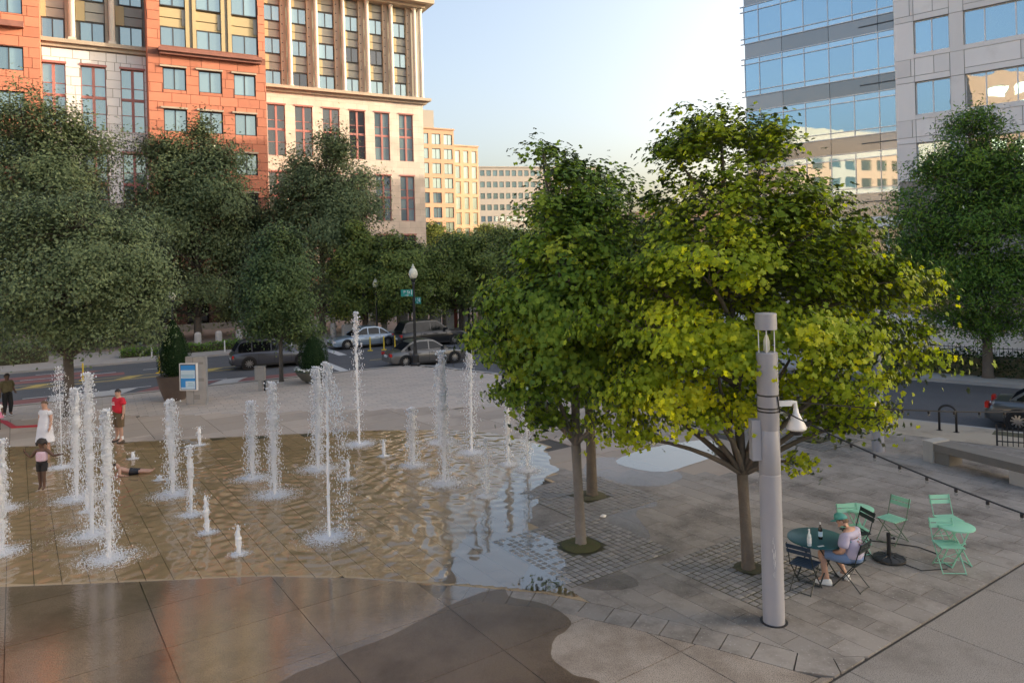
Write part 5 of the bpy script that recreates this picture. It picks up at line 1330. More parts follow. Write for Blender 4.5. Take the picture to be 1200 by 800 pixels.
def bistro_chair(label, c, rz, sm, fm, group):
    "front towards local -y"
    o = thing('bistro_chair', label, 'chair', (c[0], c[1], .004), rz, group)
    for k in range(6):
        y = -.19+k*.066; MB().box(-.20, .20, y, y+.052, .445, .458).build('seat_slat', sm, o)
    for z in (.70, .79):
        y = .235+(z-.7)*.25; MB().add([(-.21, y, z-.035), (.21, y, z-.035), (.21, y+.02, z+.035), (-.21, y+.02, z+.035), (-.21, y+.012, z-.035), (.21, y+.012, z-.035), (.21, y+.032, z+.035), (-.21, y+.032, z+.035)], [(0, 1, 2, 3), (7, 6, 5, 4), (0, 4, 5, 1), (1, 5, 6, 2), (2, 6, 7, 3), (3, 7, 4, 0)]).build('back_slat', sm, o)
    for sg in (1, -1):
        MB().tube([(sg*.195, -.22, 0), (sg*.195, .16, .47), (sg*.195, .275, .84)], .0095, 6).build('back_leg', fm, o)
        MB().tube([(sg*.175, .24, 0), (sg*.175, -.18, .445)], .0095, 6).build('front_leg', fm, o)
        MB().tube([(sg*.19, -.2, .44), (sg*.19, .17, .44)], .008, 6).build('seat_rail', fm, o)
    MB().tube([(-.195, -.215, .02), (.195, -.215, .02)], .008, 6).build('stretcher', fm, o); MB().tube([(-.175, .235, .02), (.175, .235, .02)], .008, 6).build('stretcher', fm, o)
    MB().tube([(-.19, .02, .30), (.19, .02, .15)], .006, 5).tube([(-.19, .02, .15), (.19, .02, .30)], .006, 5).build('brace', fm, o)
    return o
TD = Vector(G(957, 629.5, .72))
bistro_table('large round dark teal table holding two bottles', TD, R(35), .49, .72, M_teal, M_blk2, 'bistro tables')
cA = Vector(G(944, 690)); bistro_chair('empty black framed chair with navy slats in front of the teal table', cA, math.atan2(TD.y-cA.y, TD.x-cA.x)+R(90)-R(0), M_navy, M_blk2, 'dark bistro chairs')
cB = Vector(G(997, 687)); MANROT = R(-138)
bistro_chair('black chair the man in the lilac shirt sits on', cB, MANROT, M_blk2, M_blk2, 'dark bistro chairs')
cC = Vector(G(1003, 650)); bistro_chair('black chair pulled out on the far side of the teal table', cC, R(-80), M_blk2, M_blk2, 'dark bistro chairs')
TG1 = Vector(G(1005, 594.5, .71)); bistro_table('small round mint green table behind the seated man', TG1, R(12), .295, .71, M_mint, M_mint, 'bistro tables')
TG2 = Vector(G(1120, 615.5, .71)); bistro_table('small round mint green table standing between two mint chairs', TG2, R(5), .31, .71, M_mint, M_mint, 'bistro tables')
bistro_chair('mint green chair tucked under the small table behind the seated man', Vector(G(1002, 646)), R(4), M_mint, M_mint, 'mint bistro chairs')
bistro_chair('faded olive green chair turned sideways near the umbrella base', Vector(G(1046, 634)), R(-62), M_mint, M_olv, 'mint bistro chairs')
bistro_chair('mint green chair between the small table and the stone bench', Vector(G(1112, 634)), R(2), M_mint, M_mint, 'mint bistro chairs')
bistro_chair('mint green chair facing the open paving with its back against the small table', Vector(G(1112, 667)), R(-6), M_mint, M_mint, 'mint bistro chairs')
def bottle(label, px, py, m, lm):
    x, y = G(px, py, .725); o = thing('bottle', label, 'bottle', (x, y, .722), 0, 'bottles on the teal table')
    q = MB().lathe([(.033, 0), (.036, .01), (.036, .16), (.03, .19), (.014, .225), (.013, .27)], 12).build('glass', m, o, smooth=True)
    MB().lathe([(.0375, .05), (.0375, .14)], 12).build('label_band', lm, o); MB().lathe([(.015, .262), (.015, .29), (.012, .292)], 10).build('cap', M_wp, o)
M_btl = mat('m_bottle_pale', (.55, .62, .64), .1); M_cola = mat('m_bottle_cola', (.02, .016, .014), .12)
bottle('clear bottle with white label on the front of the teal table', 948.5, 639, M_btl, M_wp); bottle('bottle of dark drink with pale label further back on the teal table', 961.5, 631, M_cola, M_pale2)
x, y = G(962, 639.5, .725); o = MB().box(-.06, .06, -.02, .02, 0, .004).build('paper_slip', M_wp, None, label='small white paper slip lying on the teal table', cat='paper', loc=(x, y, .7225), rz=.3)
# umbrella base
ux_, uy_ = G(1042, 656); um = thing('umbrella_base', 'black ribbed umbrella base with empty tube beside the seated man', 'umbrella base', (ux_, uy_, .004))
q = MB().lathe([(.27, 0), (.285, .02), (.28, .05), (.22, .075), (.1, .085), (.06, .1)], 28).build('foot', M_black, um); smoothed(q.data)
for k in range(10): MB().tube([(.09*math.cos(k*.628), .09*math.sin(k*.628), .088), (.26*math.cos(k*.628), .26*math.sin(k*.628), .06)], .012, 5).build('rib', M_black, um)
MB().lathe([(.036, .08), (.036, .5), (.028, .5), (.028, .3)], 14).build('tube', M_black, um); MB().tube([(.03, 0, .4), (.09, 0, .4)], .012, 6).ball((.1, 0, .4), .025, n=8, m=5).build('knob', M_black, um)
# black cable on the ground
pts = [G(*p) for p in ((1000, 632), (1040, 636), (1075, 641), (1100, 650))]; 
MB().tube([(p[0]-pts[0][0], p[1]-pts[0][1], .014) for p in pts], .01, 5).build('ground_cable', M_black, None, label='thin black cable lying on the pavers between the mint tables', cat='cable', loc=(pts[0][0], pts[0][1], 0))
pts = [G(*p) for p in ((1056, 660), (1080, 669), (1110, 667))]
MB().tube([(p[0]-pts[0][0], p[1]-pts[0][1], .014) for p in pts], .008, 5).build('ground_cable', M_black, None, label='thin black cable curling from the umbrella base', cat='cable', loc=(pts[0][0], pts[0][1], 0))

x, y = G(707, 606); b = MB(); b.ball((0, 0, .03), .07, .05, .035, 8, 5)
b.v = [(p[0]+random.uniform(-.015, .015), p[1]+random.uniform(-.015, .015), max(.0, p[2]+random.uniform(-.01, .01))) for p in b.v]
b.build('paper_scrap', M_wp, None, label='small crumpled white paper scrap lying behind the pale tree trunk', cat='litter', loc=(x, y, .004))

# ============================================================ PEOPLE
def skinmesh(name, verts, edges, sub=2):
    "verts: {key: (x, y, z, rx, ry)}; grown with Skin + Subdivision and baked to a plain mesh"
    keys = list(verts); me = bpy.data.meshes.new(name)
    me.from_pydata([verts[k][:3] for k in keys], [(keys.index(a), keys.index(b)) for a, b in edges], [])
    o = bpy.data.objects.new(name, me); COL.objects.link(o)
    sk = o.modifiers.new('s', 'SKIN'); sk.use_smooth_shade = True; sk.branch_smoothing = .6
    for i, k in enumerate(keys):
        sv = me.skin_vertices[0].data[i]; v = verts[k]; sv.radius = (v[3], v[4] if len(v) > 4 else v[3]); sv.use_root = (i == 0); sv.use_loose = False
    ss = o.modifiers.new('u', 'SUBSURF'); ss.levels = sub; ss.render_levels = sub
    bpy.context.view_layer.update()
    r = bpy.data.meshes.new_from_object(o.evaluated_get(bpy.context.evaluated_depsgraph_get()))
    bpy.data.objects.remove(o); r.name = name; r.polygons.foreach_set('use_smooth', [True]*len(r.polygons)); return r
def skinmat(n, c): return mat(n, c, .55, tuple(x*.85 for x in c), 20)
SK1 = skinmat('m_skin_fair', (.52, .31, .225)); SK2 = skinmat('m_skin_brown', (.13, .07, .045)); SK3 = skinmat('m_skin_tan', (.42, .24, .165))
M_hairb = mat('m_hair_dark', (.018, .013, .011), .7, (.035, .024, .018), 30); M_hairbr = mat('m_hair_brown', (.10, .06, .035), .7, (.14, .085, .05), 30)
def hand(b, w, d, side, s=1.):
    "palm and five fingers from wrist w along direction d"
    d = d.normalized(); z = Vector((0, 0, 1)); a = d.cross(z); a = a.normalized() if a.length > .1 else Vector((1, 0, 0)); a2 = Vector((0, 1, 0)) if abs(d.z) > .7 else a
    b.tube([w-d*.01*s, w+d*.045*s, w+d*.085*s], [.024*s, .034*s, .03*s], 8)
    for k, ln in enumerate((.065, .075, .07, .055)):
        r = w+d*.08*s+a2*(k-1.5)*.017*s; b.tube([r, r+d*ln*.55*s, r+d*ln*.95*s+a.cross(a2)*.0+Vector((0, -.012*s, 0))], [.0095*s, .009*s, .007*s], 6)
    r = w+d*.03*s+a2*side*.028*s; b.tube([r, r+d*.035*s+a2*side*.02*s, r+d*.065*s+a2*side*.022*s], [.012*s, .010*s, .008*s], 6)
def person(label, loc, rz, J, skin, s=1., name='person', hands=True, group=None):
    "J: joints in metres, facing local -y; returns the thing and the joints"
    o = thing(name, label, 'person', loc, rz, group)
    V = {k: Vector(J[k]) for k in J}; hd = V['head']; nk = V['neck']; f = V.get('face', Vector((0, -1, 0))).normalized()
    up = (hd-nk).normalized()
    rad = dict(pelvis=(.15, .12), waist=(.15, .115), chest=(.18, .13), neckb=(.10, .09), neck=(.064, .064), jaw=(.075, .085), head=(.095, .112), crown=(.075, .088))
    V['neckb'] = V['chest'].lerp(nk, .72); V['jaw'] = nk+up*.06*s+f*.022*s; V['crown'] = hd+up*.075*s
    vt = {}
    for k in ('pelvis', 'waist', 'chest', 'neckb', 'neck', 'jaw', 'head', 'crown'): r = rad[k]; vt[k] = (*V[k], r[0]*s, r[1]*s)
    ed = [('pelvis', 'waist'), ('waist', 'chest'), ('chest', 'neckb'), ('neckb', 'neck'), ('neck', 'jaw'), ('jaw', 'head'), ('head', 'crown')]
    for q in 'lr':
        for k, r in (('sh', .07), ('el', .054), ('wr', .037)): vt[k+q] = (*V[k+q], r*s, r*s)
        for k, r in (('hip', .095), ('kn', .07), ('an', .048), ('toe', .04)): vt[k+q] = (*V[k+q], r*s, r*s)
        m_ = V['an'+q].lerp(V['kn'+q], .68)+Vector((0, .012*s, 0)); vt['calf'+q] = (*m_, .066*s, .066*s)
        h_ = V['an'+q]+(V['an'+q]-V['toe'+q])*.3; vt['heel'+q] = (h_.x, h_.y, V['an'+q].z*.55+V['toe'+q].z*.45, .03*s, .03*s)
        ed += [('neckb', 'sh'+q), ('sh'+q, 'el'+q), ('el'+q, 'wr'+q), ('pelvis', 'hip'+q), ('hip'+q, 'kn'+q), ('kn'+q, 'calf'+q), ('calf'+q, 'an'+q), ('an'+q, 'toe'+q), ('an'+q, 'heel'+q)]
    me = skinmesh('body', vt, ed, 1)
    b = MB()
    if hands:
        for q, sd in (('l', 1), ('r', -1)): hand(b, V['wr'+q], (V['ha'+q]-V['wr'+q]) if 'ha'+q in V else (V['wr'+q]-V['el'+q]), -sd, s)
    side = f.cross(up).normalized()
    b.loft([[hd+f*.086*s+side*x*s+up*z*s for x, z in ((-.012, .02), (.012, .02), (.018, -.03), (-.018, -.03))], [hd+f*.112*s+side*x*s+up*z*s for x, z in ((-.005, 0), (.005, 0), (.011, -.026), (-.011, -.026))]])
    for sg in (1, -1): b.ball(hd+side*sg*.083*s+up*-.01*s, .014*s, .03*s, .035*s, 8, 5)
    hm = b.mesh('hands'); bm = bmesh.new(); bm.from_mesh(me); bm.from_mesh(hm); bm.to_mesh(me); bm.free()
    obj('body', me, skin, o, True, recalc=False)
    e = MB()
    for sg in (1, -1): e.ball(hd+f*.084*s+side*sg*.032*s+up*.012*s, .011*s, .006*s, .008*s, 6, 4)
    e.build('eyes', M_drkf, o); MB().ball(hd+f*.085*s-up*.055*s, .022*s, .006*s, .006*s, 6, 4).build('mouth', mat('m_lip', (.3, .1, .085), .5) if 'm_lip' not in bpy.data.materials else bpy.data.materials['m_lip'], o)
    return o, V, f, up, side
def sleeve_shirt(o, V, m, s=1., grow=.022, low='pelvis', arm=.62, name='shirt', fat=1.):
    vt = dict(hem=(*(V['pelvis'].lerp(V['waist'], .0)-Vector((0, 0, .04*s)) if low == 'pelvis' else V['waist']), (.205+grow)*s*fat, (.155+grow)*s*fat), waist=(*V['waist'], (.195+grow)*s*fat, (.15+grow)*s*fat), chest=(*V['chest'], (.215+grow)*s*fat, (.155+grow)*s*fat), nb=(*V['neckb'], (.12+grow)*s, (.105+grow)*s))
    ed = [('hem', 'waist'), ('waist', 'chest'), ('chest', 'nb')]
    for q in 'lr':
        e = V['sh'+q].lerp(V['el'+q], arm); m_ = V['sh'+q].lerp(V['el'+q], arm*.5)
        vt['s'+q] = (*V['sh'+q], (.082+grow)*s, (.082+grow)*s); vt['m'+q] = (*m_, (.076+grow)*s, (.076+grow)*s); vt['e'+q] = (*e, (.072+grow*1.3)*s, (.072+grow*1.3)*s)
        ed += [('nb', 's'+q), ('s'+q, 'm'+q), ('m'+q, 'e'+q)]
    return obj(name, skinmesh(name, vt, ed, 2), m, o, True, recalc=False)
def shorts(o, V, m, s=1., grow=.022, leg=.8, name='shorts', full=False):
    b = MB(); g = grow; top = V['pelvis'].lerp(V['waist'], .6); pv = V['pelvis']
    b.tube([top, pv.lerp(top, .4), pv-(top-pv)*.25], [(.15+g)*s, (.158+g)*s, (.13+g)*s], 18)
    for q in 'lr':
        h = V['hip'+q]; k = h.lerp(V['kn'+q], leg); r0 = pv.lerp(h, .35)
        pts = [r0, h, h.lerp(k, .5), k]; rr = [(.105+g)*s, (.108+g)*s, (.094+g)*s, (.085+g*1.15)*s]
        if full: pts.append(V['an'+q].lerp(V['kn'+q], .15)); rr.append((.055+g*.7)*s)
        b.tube(pts, rr, 14)
    me = b.mesh(name); o2 = obj(name, me, m, o); smoothed(o2.data, 60); return o2
def shoes(o, V, m, sole, s=1., name='shoe'):
    for q in 'lr':
        a, t = V['an'+q], V['toe'+q]; d = Vector((t.x-a.x, t.y-a.y, 0)).normalized(); z0 = min(t.z-.035*s, a.z-.085*s); sd = Vector((-d.y, d.x, 0)); c = Vector((a.x, a.y, z0)); rings = []
        for u, w, h in ((-.085, .022, .05), (-.07, .036, .085), (-.02, .04, .105), (.04, .042, .09), (.10, .048, .062), (.16, .042, .05), (.185, .022, .035)):
            rings.append([c+d*u*s+sd*w*s*x+Vector((0, 0, h*s*z)) for x, z in ((-1, .02), (-1.05, .35), (-.7, .9), (0, 1.0), (.7, .9), (1.05, .35), (1, .02))])
        sh = MB().loft(rings).build(name, m, o, True)
        MB().loft([[c+d*u*s+sd*w*s*x+Vector((0, 0, z*s)) for x, z in ((-1.08, 0), (-1.08, .022), (1.08, .022), (1.08, 0))] for u, w in ((-.088, .026), (-.06, .038), (.04, .043), (.1, .049), (.16, .043), (.188, .024))]).build('sole', sole, sh)
def hair(o, V, f, up, side, m, s=1., vol=1.08, back=.5, low=-.02, n=1400, ln=.03, name='hair', big=0.):
    hd = V['head']+up*.012*s; b = MB(); C = []; Nn = []
    for i in range(9):
        for k in range(16):
            th = math.pi*.62*i/8; ph = 6.2832*k/16; v = Vector((math.sin(th)*math.cos(ph), math.sin(th)*math.sin(ph), math.cos(th)))
            fr = v.y*-1
            z = v.z; 
            if -v.y > .35 and z < .25: z = .25+(-v.y-.35)*.1
            p = hd+side*v.x*(.086+big)*vol*s+f*(-v.y)*(.1+big)*vol*s*(1 if -v.y < .3 else .92)+up*z*(.1+big)*vol*s
            b.v.append(tuple(p+Vector((random.uniform(-1, 1), random.uniform(-1, 1), random.uniform(-1, 1)))*(.004+big*.14)*s)); b.t.append(0)
    for i in range(8):
        for k in range(16): b.f.append((i*16+k, i*16+(k+1) % 16, (i+1)*16+(k+1) % 16, (i+1)*16+k))
    return b.build(name, m, o, True)
STAND = dict(pelvis=(0, 0, .96), waist=(0, -.005, 1.10), chest=(0, .0, 1.30), neck=(0, .01, 1.50), head=(0, -.01, 1.64), shl=(.17, .01, 1.43), shr=(-.17, .01, 1.43), ell=(.25, .03, 1.15), elr=(-.25, .03, 1.15), wrl=(.27, -.03, .92), wrr=(-.27, -.03, .92),
    hipl=(.085, 0, .90), hipr=(-.085, 0, .90), knl=(.10, -.02, .50), knr=(-.10, -.02, .50), anl=(.11, .02, .09), anr=(-.11, .02, .09), toel=(.13, -.13, .04), toer=(-.13, -.13, .04))
def pose(s=1., **kw):
    d = dict(STAND); d.update(kw); out = {}
    for k, v in d.items(): out[k] = tuple(c*s for c in v) if k != 'face' else v
    return out
M_shoew = mat('m_white_shoe', (.72, .72, .70), .6); M_shoed = mat('m_dark_shoe', (.03, .027, .025), .6); M_shoeb = mat('m_brown_shoe', (.09, .06, .04), .7)
# ---- man in red shirt
J = pose(1.02, anr=(-.17, .05, .09), toer=(-.21, -.09, .04), knr=(-.135, .0, .5), face=(.05, -1, -.12))
o, V, f, up, sd_ = person('man in red T-shirt and brown shorts standing at the edge of the fountain', (*G(140, 518), .0), R(-28), J, SK1)
M_redsh = mat('m_red_cotton', (.52, .012, .03), .8, (.44, .01, .025), 12)
sh = sleeve_shirt(o, V, M_redsh, 1., .03, arm=.75, fat=1.1); text('A.R.L', .07, o, (0, -.185, 1.36), (R(90), 0, 0), M_wp, 'print'); MB().box(-.08, .08, -.187, -.184, 1.28, 1.315).build('print_bar', M_wp, o)
shorts(o, V, mat('m_brown_shorts', (.14, .095, .05), .85, (.11, .075, .04), 15), 1., .03, .95); shoes(o, V, M_shoeb, M_shoed)
for q in 'lr': MB().lathe([(.052, .10), (.055, .2), (.054, .22)], 10, (V['an'+q].x, V['an'+q].y, 0)).build('sock', M_wp, o)
hair(o, V, f, up, sd_, M_hairb, 1., 1.06)
# ---- woman in white dress
J = pose(.96, wrl=(.29, -.06, .9), wrr=(-.29, -.02, .9), ell=(.27, .02, 1.15), elr=(-.27, .02, 1.15))
o, V, f, up, sd_ = person('woman in a tiered white short sleeved dress standing behind the jets', (*G(54, 531), 0), R(-20), J, SK1, .96)
M_dress = mat('m_white_dress', (.70, .70, .73), .85, (.62, .62, .66), 10)
rings = []; nn_ = 28
for z, rx, ry, wv in ((1.40, .17, .10, 0), (1.33, .20, .125, 0), (1.22, .19, .135, 0), (1.16, .18, .13, 0), (1.14, .19, .14, .004), (1.0, .215, .165, .01), (.86, .23, .185, .012), (.84, .245, .195, .01), (.7, .255, .21, .016), (.57, .265, .22, .02), (.55, .28, .23, .016), (.4, .295, .245, .024)):
    rings.append([((rx+wv*math.cos(k*7))*math.cos(6.2832*k/nn_), (ry+wv*math.cos(k*7))*math.sin(6.2832*k/nn_), z) for k in range(nn_)])
MB().loft(rings, cap=False).build('dress', M_dress, o, True); sleeve_shirt(o, V, M_dress, .96, .012, low='waist', arm=.6, name='sleeves')
hair(o, V, f, up, sd_, M_hairbr, .96, 1.12); shoes(o, V, M_shoeb, M_shoed, .9)
# ---- girl in the jets
k_ = .74
J = pose(k_, ell=(.40, .0, 1.20), elr=(-.38, .0, 1.17), wrl=(.66, -.04, 1.24), wrr=(-.54, -.06, 1.38), hal=(.76, -.05, 1.27), har=(-.56, -.07, 1.5), knl=(.08, -.06, .5), knr=(-.09, -.0, .5), anl=(.07, -.02, .09), anr=(-.09, .05, .09), toel=(.08, -.16, .04), toer=(-.10, -.09, .04), face=(.1, -1, -.15))
o, V, f, up, sd_ = person('girl with curly black hair, pink patterned top and black shorts with arms raised', (*G(50, 574), .01), R(5), J, SK2, k_)
M_pink = mat('m_pink_pattern', (.62, .36, .44), .8, (.75, .62, .68), 45, .3)
vt = dict(h=(*V['pelvis'].lerp(V['waist'], .4), .155, .125), w=(*V['waist'], .148, .118), c=(*V['chest'], .16, .122), n=(*V['chest'].lerp(V['neckb'], .75), .11, .09)); obj('top', skinmesh('top', vt, [('h', 'w'), ('w', 'c'), ('c', 'n')]), M_pink, o, True, recalc=False)
shorts(o, V, mat('m_black_shorts', (.016, .015, .017), .7), k_, .016, .55); hair(o, V, f, up, sd_, M_hairb, k_, 1.15, big=.075)
# ---- boy lying in the water
J = dict(pelvis=(0, .0, .10), waist=(0, .12, .12), chest=(0, .27, .17), neck=(0, .42, .26), head=(0, .50, .34), shl=(.13, .36, .18), shr=(-.13, .36, .18), ell=(.22, .34, .04), elr=(-.22, .34, .04), wrl=(.24, .18, .03), wrr=(-.24, .18, .03), hipl=(.07, -.05, .10), hipr=(-.07, -.05, .10), knl=(.09, -.36, .09), knr=(-.08, -.36, .10), anl=(.10, -.66, .06), anr=(-.09, -.66, .06), toel=(.12, -.70, .14), toer=(-.11, -.70, .14), face=(0, -1, .15))
J = {k: (tuple(c*.82 for c in v) if k != 'face' else v) for k, v in J.items()}; bx0 = Vector(G(155, 555.5)); bdir = Vector(G(172, 553.5))-Vector(G(138, 556))
o, V, f, up, sd_ = person('bare chested boy in black swim trunks lying back in the shallow water', (bx0.x, bx0.y, .0), math.atan2(bdir.y, bdir.x)+R(90), J, SK1, .64)
shorts(o, V, mat('m_swim', (.012, .013, .018), .6), .64, .014, .6); hair(o, V, f, up, sd_, M_hairb, .64, 1.06)
# ---- woman at the left edge with bag
J = pose(.97, knl=(.09, -.1, .5), anl=(.09, -.04, .09), toel=(.09, -.2, .04), wrl=(.2, -.2, 1.02), ell=(.24, .02, 1.14))
o, V, f, up, sd_ = person('woman in olive top and black trousers walking at the left picture edge', (*G(9, 487), 0), R(60), J, SK2, .97)
sleeve_shirt(o, V, mat('m_olive_top', (.14, .12, .06), .85, (.1, .085, .04), 14), .97, .025, arm=.9); shorts(o, V, mat('m_black_trousers', (.012, .012, .013), .8), .97, .006, .98, 'trousers', True); hair(o, V, f, up, sd_, M_hairb, .97, 1.1, big=.015); shoes(o, V, M_shoew, M_shoed, .92)
bx1, by1 = G(3, 487); bg_ = thing('tote_bag', 'bright blue tote bag carried by the woman at the left edge', 'bag', (bx1-.05, by1-.42, .52), R(20))
MB().loft([[(x*w, y*d, z) for x, y in ((-1, -1), (1, -1), (1, 1), (-1, 1))] for z, w, d in ((0, .15, .06), (.2, .18, .08), (.36, .17, .05))]).build('body', mat('m_bag_blue', (.03, .32, .55), .6), bg_); MB().tube([(-.1, 0, .36), (-.06, 0, .55), (.06, 0, .55), (.1, 0, .36)], .01, 6).build('handle', M_black, bg_)
# child at the very edge in pink and white
J = pose(.62, face=(.6, -.8, 0)); o, V, f, up, sd_ = person('small child in white shirt and pink skirt beside the woman with the bag', (*G(-3, 503), 0), R(30), J, SK2, .62)
sleeve_shirt(o, V, mat('m_child_white', (.68, .68, .7), .85), .62, .03, arm=.7); rings = [[(rx*math.cos(6.2832*k/20), rx*.8*math.sin(6.2832*k/20), z) for k in range(20)] for z, rx in ((.66, .12), (.56, .17), (.42, .22))]; MB().loft(rings, cap=False).build('skirt', mat('m_pink_skirt', (.6, .2, .32), .8), o, True); hair(o, V, f, up, sd_, M_hairb, .62, 1.1); shoes(o, V, M_shoed, M_shoed, .6)
# red edging strip on the paving at the left
a, b_ = Vector(G(-12, 497)), Vector(G(52, 499)); 
ls = [G(-30, 488), G(6, 495), G(16, 501), G(52, 499)]
strip(ls, .09, -.09, 0, .05, 'fire_hose', mat('m_red_hose', (.40, .03, .045), .6), kind=None)
tag(bpy.data.objects['fire_hose'], 'flat red hose lying on the paving at the left edge', 'hose')
# ---- figure by the granite posts far off
x, y = RL(7.6, 17.2); J = pose(1.0); o, V, f, up, sd_ = person('distant person in dark clothes among the granite posts', (x, y, 0), R(30), J, SK2)
sleeve_shirt(o, V, mat('m_dark_coat', (.018, .018, .022), .8), 1., .03, arm=1.); shorts(o, V, bpy.data.materials['m_black_trousers'], 1., .01, .98, 'trousers', True); hair(o, V, f, up, sd_, M_hairb); shoes(o, V, M_shoed, M_shoed)
# ---- seated man
J = dict(pelvis=(0, .10, .53), waist=(0, .16, .65), chest=(0, .12, .84), neck=(0, .03, 1.00), head=(0, -.04, 1.10), shl=(.205, .08, .93), shr=(-.205, .08, .93), ell=(.275, .06, .66), elr=(-.275, .06, .66), wrl=(.19, -.14, .60), wrr=(-.17, -.16, .60), hipl=(.10, .05, .53), hipr=(-.10, .05, .53), knl=(.19, -.36, .55), knr=(-.20, -.38, .54), anl=(.20, -.26, .10), anr=(-.24, -.12, .10), toel=(.25, -.41, .04), toer=(-.31, -.24, .04), face=(.1, -1, -.3))
o, V, f, up, sd_ = person('man in lilac T-shirt, blue shorts and green cap sitting at the teal table', (cB.x+.07*math.sin(MANROT), cB.y-.07*math.cos(MANROT), .004), MANROT, J, SK1)
M_lil = mat('m_lilac_cotton', (.44, .42, .56), .85, (.38, .36, .49), 9); sh = sleeve_shirt(o, V, M_lil, 1., .022, arm=.8, fat=1.0)
shorts(o, V, mat('m_denim', (.17, .26, .44), .85, (.14, .22, .38), 20), 1., .024, .78); shoes(o, V, M_shoew, M_shoew, 1.05)
b = MB(); cols = [('m_print_teal', (.02, .28, .26)), ('m_print_rose', (.45, .12, .12)), ('m_print_dark', (.05, .06, .09))]
ms = sh.data; dg = []
from mathutils.bvhtree import BVHTree
bt = BVHTree.FromPolygons([v.co for v in ms.vertices], [p.vertices for p in ms.polygons])
for nm, c in cols:
    b = MB()
    for k in range(34):
        x = random.gauss(.0, .05); z = .80+random.gauss(0, .05); h_ = bt.ray_cast(Vector((x, .6, z)), Vector((0, -1, 0)))
        if h_[0] is None: continue
        p = h_[0]; n_ = h_[1]; t1 = n_.cross(Vector((0, 0, 1))).normalized(); t2 = n_.cross(t1); r_ = random.uniform(.008, .02); a_ = random.uniform(0, 3)
        b.add([tuple(p+n_*(.004+random.random()*.003)+(t1*math.cos(a_+q*1.5708)+t2*math.sin(a_+q*1.5708))*r_*(1 if q % 2 else .5)) for q in range(4)], [(0, 1, 2, 3)])
    b.build('shirt_print', mat(nm, c, .8), o)
hair(o, V, f, up, sd_, M_hairbr, 1., 1.0)
M_cap = mat('m_green_cap', (.09, .36, .27), .75, (.07, .28, .30), 8); hd = V['head']+up*.02; b = MB(); rr = []
for i in range(7):
    th_ = math.pi/2*i/6; rr.append([hd+up*(.115*math.sin(th_)+.02)+(sd_*math.cos(6.2832*k/18)*.098+f*math.sin(6.2832*k/18)*.112)*max(.03, math.cos(th_)) for k in range(18)])
cp = b.loft(rr).build('cap', M_cap, o, True)
br = []
for r_, dz in ((.1, .02), (.185, .002)): br.append([hd+up*dz+(sd_*math.sin(a_)*.085+f*(.02+r_*math.cos(a_))) for a_ in np.linspace(-1.2, 1.2, 9)])
b = MB(); b.loft([br[0], br[1]], cap=False, closed=False); b.loft([[p-up*.008 for p in br[0]], [p-up*.008 for p in br[1]]], cap=False, closed=False); b.build('brim', M_cap, cp)
ph = thing('phone', 'pale phone held by the seated man', 'phone', (0, 0, 0)); 
pw = Matrix.Rotation(MANROT, 3, 'Z') @ (V['wrl']+Vector((-.02, -.10, .03))); ph.location = (cB.x+pw.x, cB.y+pw.y, pw.z+.004); ph.rotation_euler = (R(50), 0, MANROT)
MB().box(-.035, .035, -.004, .004, -.07, .07).build('case', M_wp, ph); MB().box(-.031, .031, -.0055, -.0042, -.065, .065).build('screen', M_drkf, ph)

# ============================================================ FOUNTAIN JETS
M_jet = bpy.data.materials.new('m_jet_water'); M_jet.use_nodes = True; t = M_jet.node_tree; b_ = t.nodes['Principled BSDF']
b_.inputs['Base Color'].default_value = (.97, .98, 1, 1); b_.inputs['Roughness'].default_value = .35; b_.inputs['IOR'].default_value = 1.33; b_.inputs['Transmission Weight'].default_value = .08
tl = N(t, 'ShaderNodeBsdfTranslucent'); tl.inputs[0].default_value = (.97, .985, 1, 1); mx = N(t, 'ShaderNodeMixShader'); mx.inputs[0].default_value = .4
t.links.new(b_.outputs[0], mx.inputs[1]); t.links.new(tl.outputs[0], mx.inputs[2]); t.links.new(mx.outputs[0], t.nodes['Material Output'].inputs['Surface'])
OCT = np.array([(1, 0, 0), (0, 1, 0), (-1, 0, 0), (0, -1, 0), (0, 0, 1), (0, 0, -1)], float)
OCF = np.array([(0, 1, 4), (1, 2, 4), (2, 3, 4), (3, 0, 4), (1, 0, 5), (2, 1, 5), (3, 2, 5), (0, 3, 5)])
def drops(name, C, S, parent, kind='stuff'):
    "C centres, S per-axis radii"
    n = len(C); V = (C[:, None]+OCT[None]*S[:, None]).reshape(-1, 3); Fc = (OCF[None]+6*np.arange(n)[:, None, None]).reshape(-1, 3)
    return obj(name, npmesh(name, V, Fc), M_jet, parent, True, kind=kind, recalc=False)
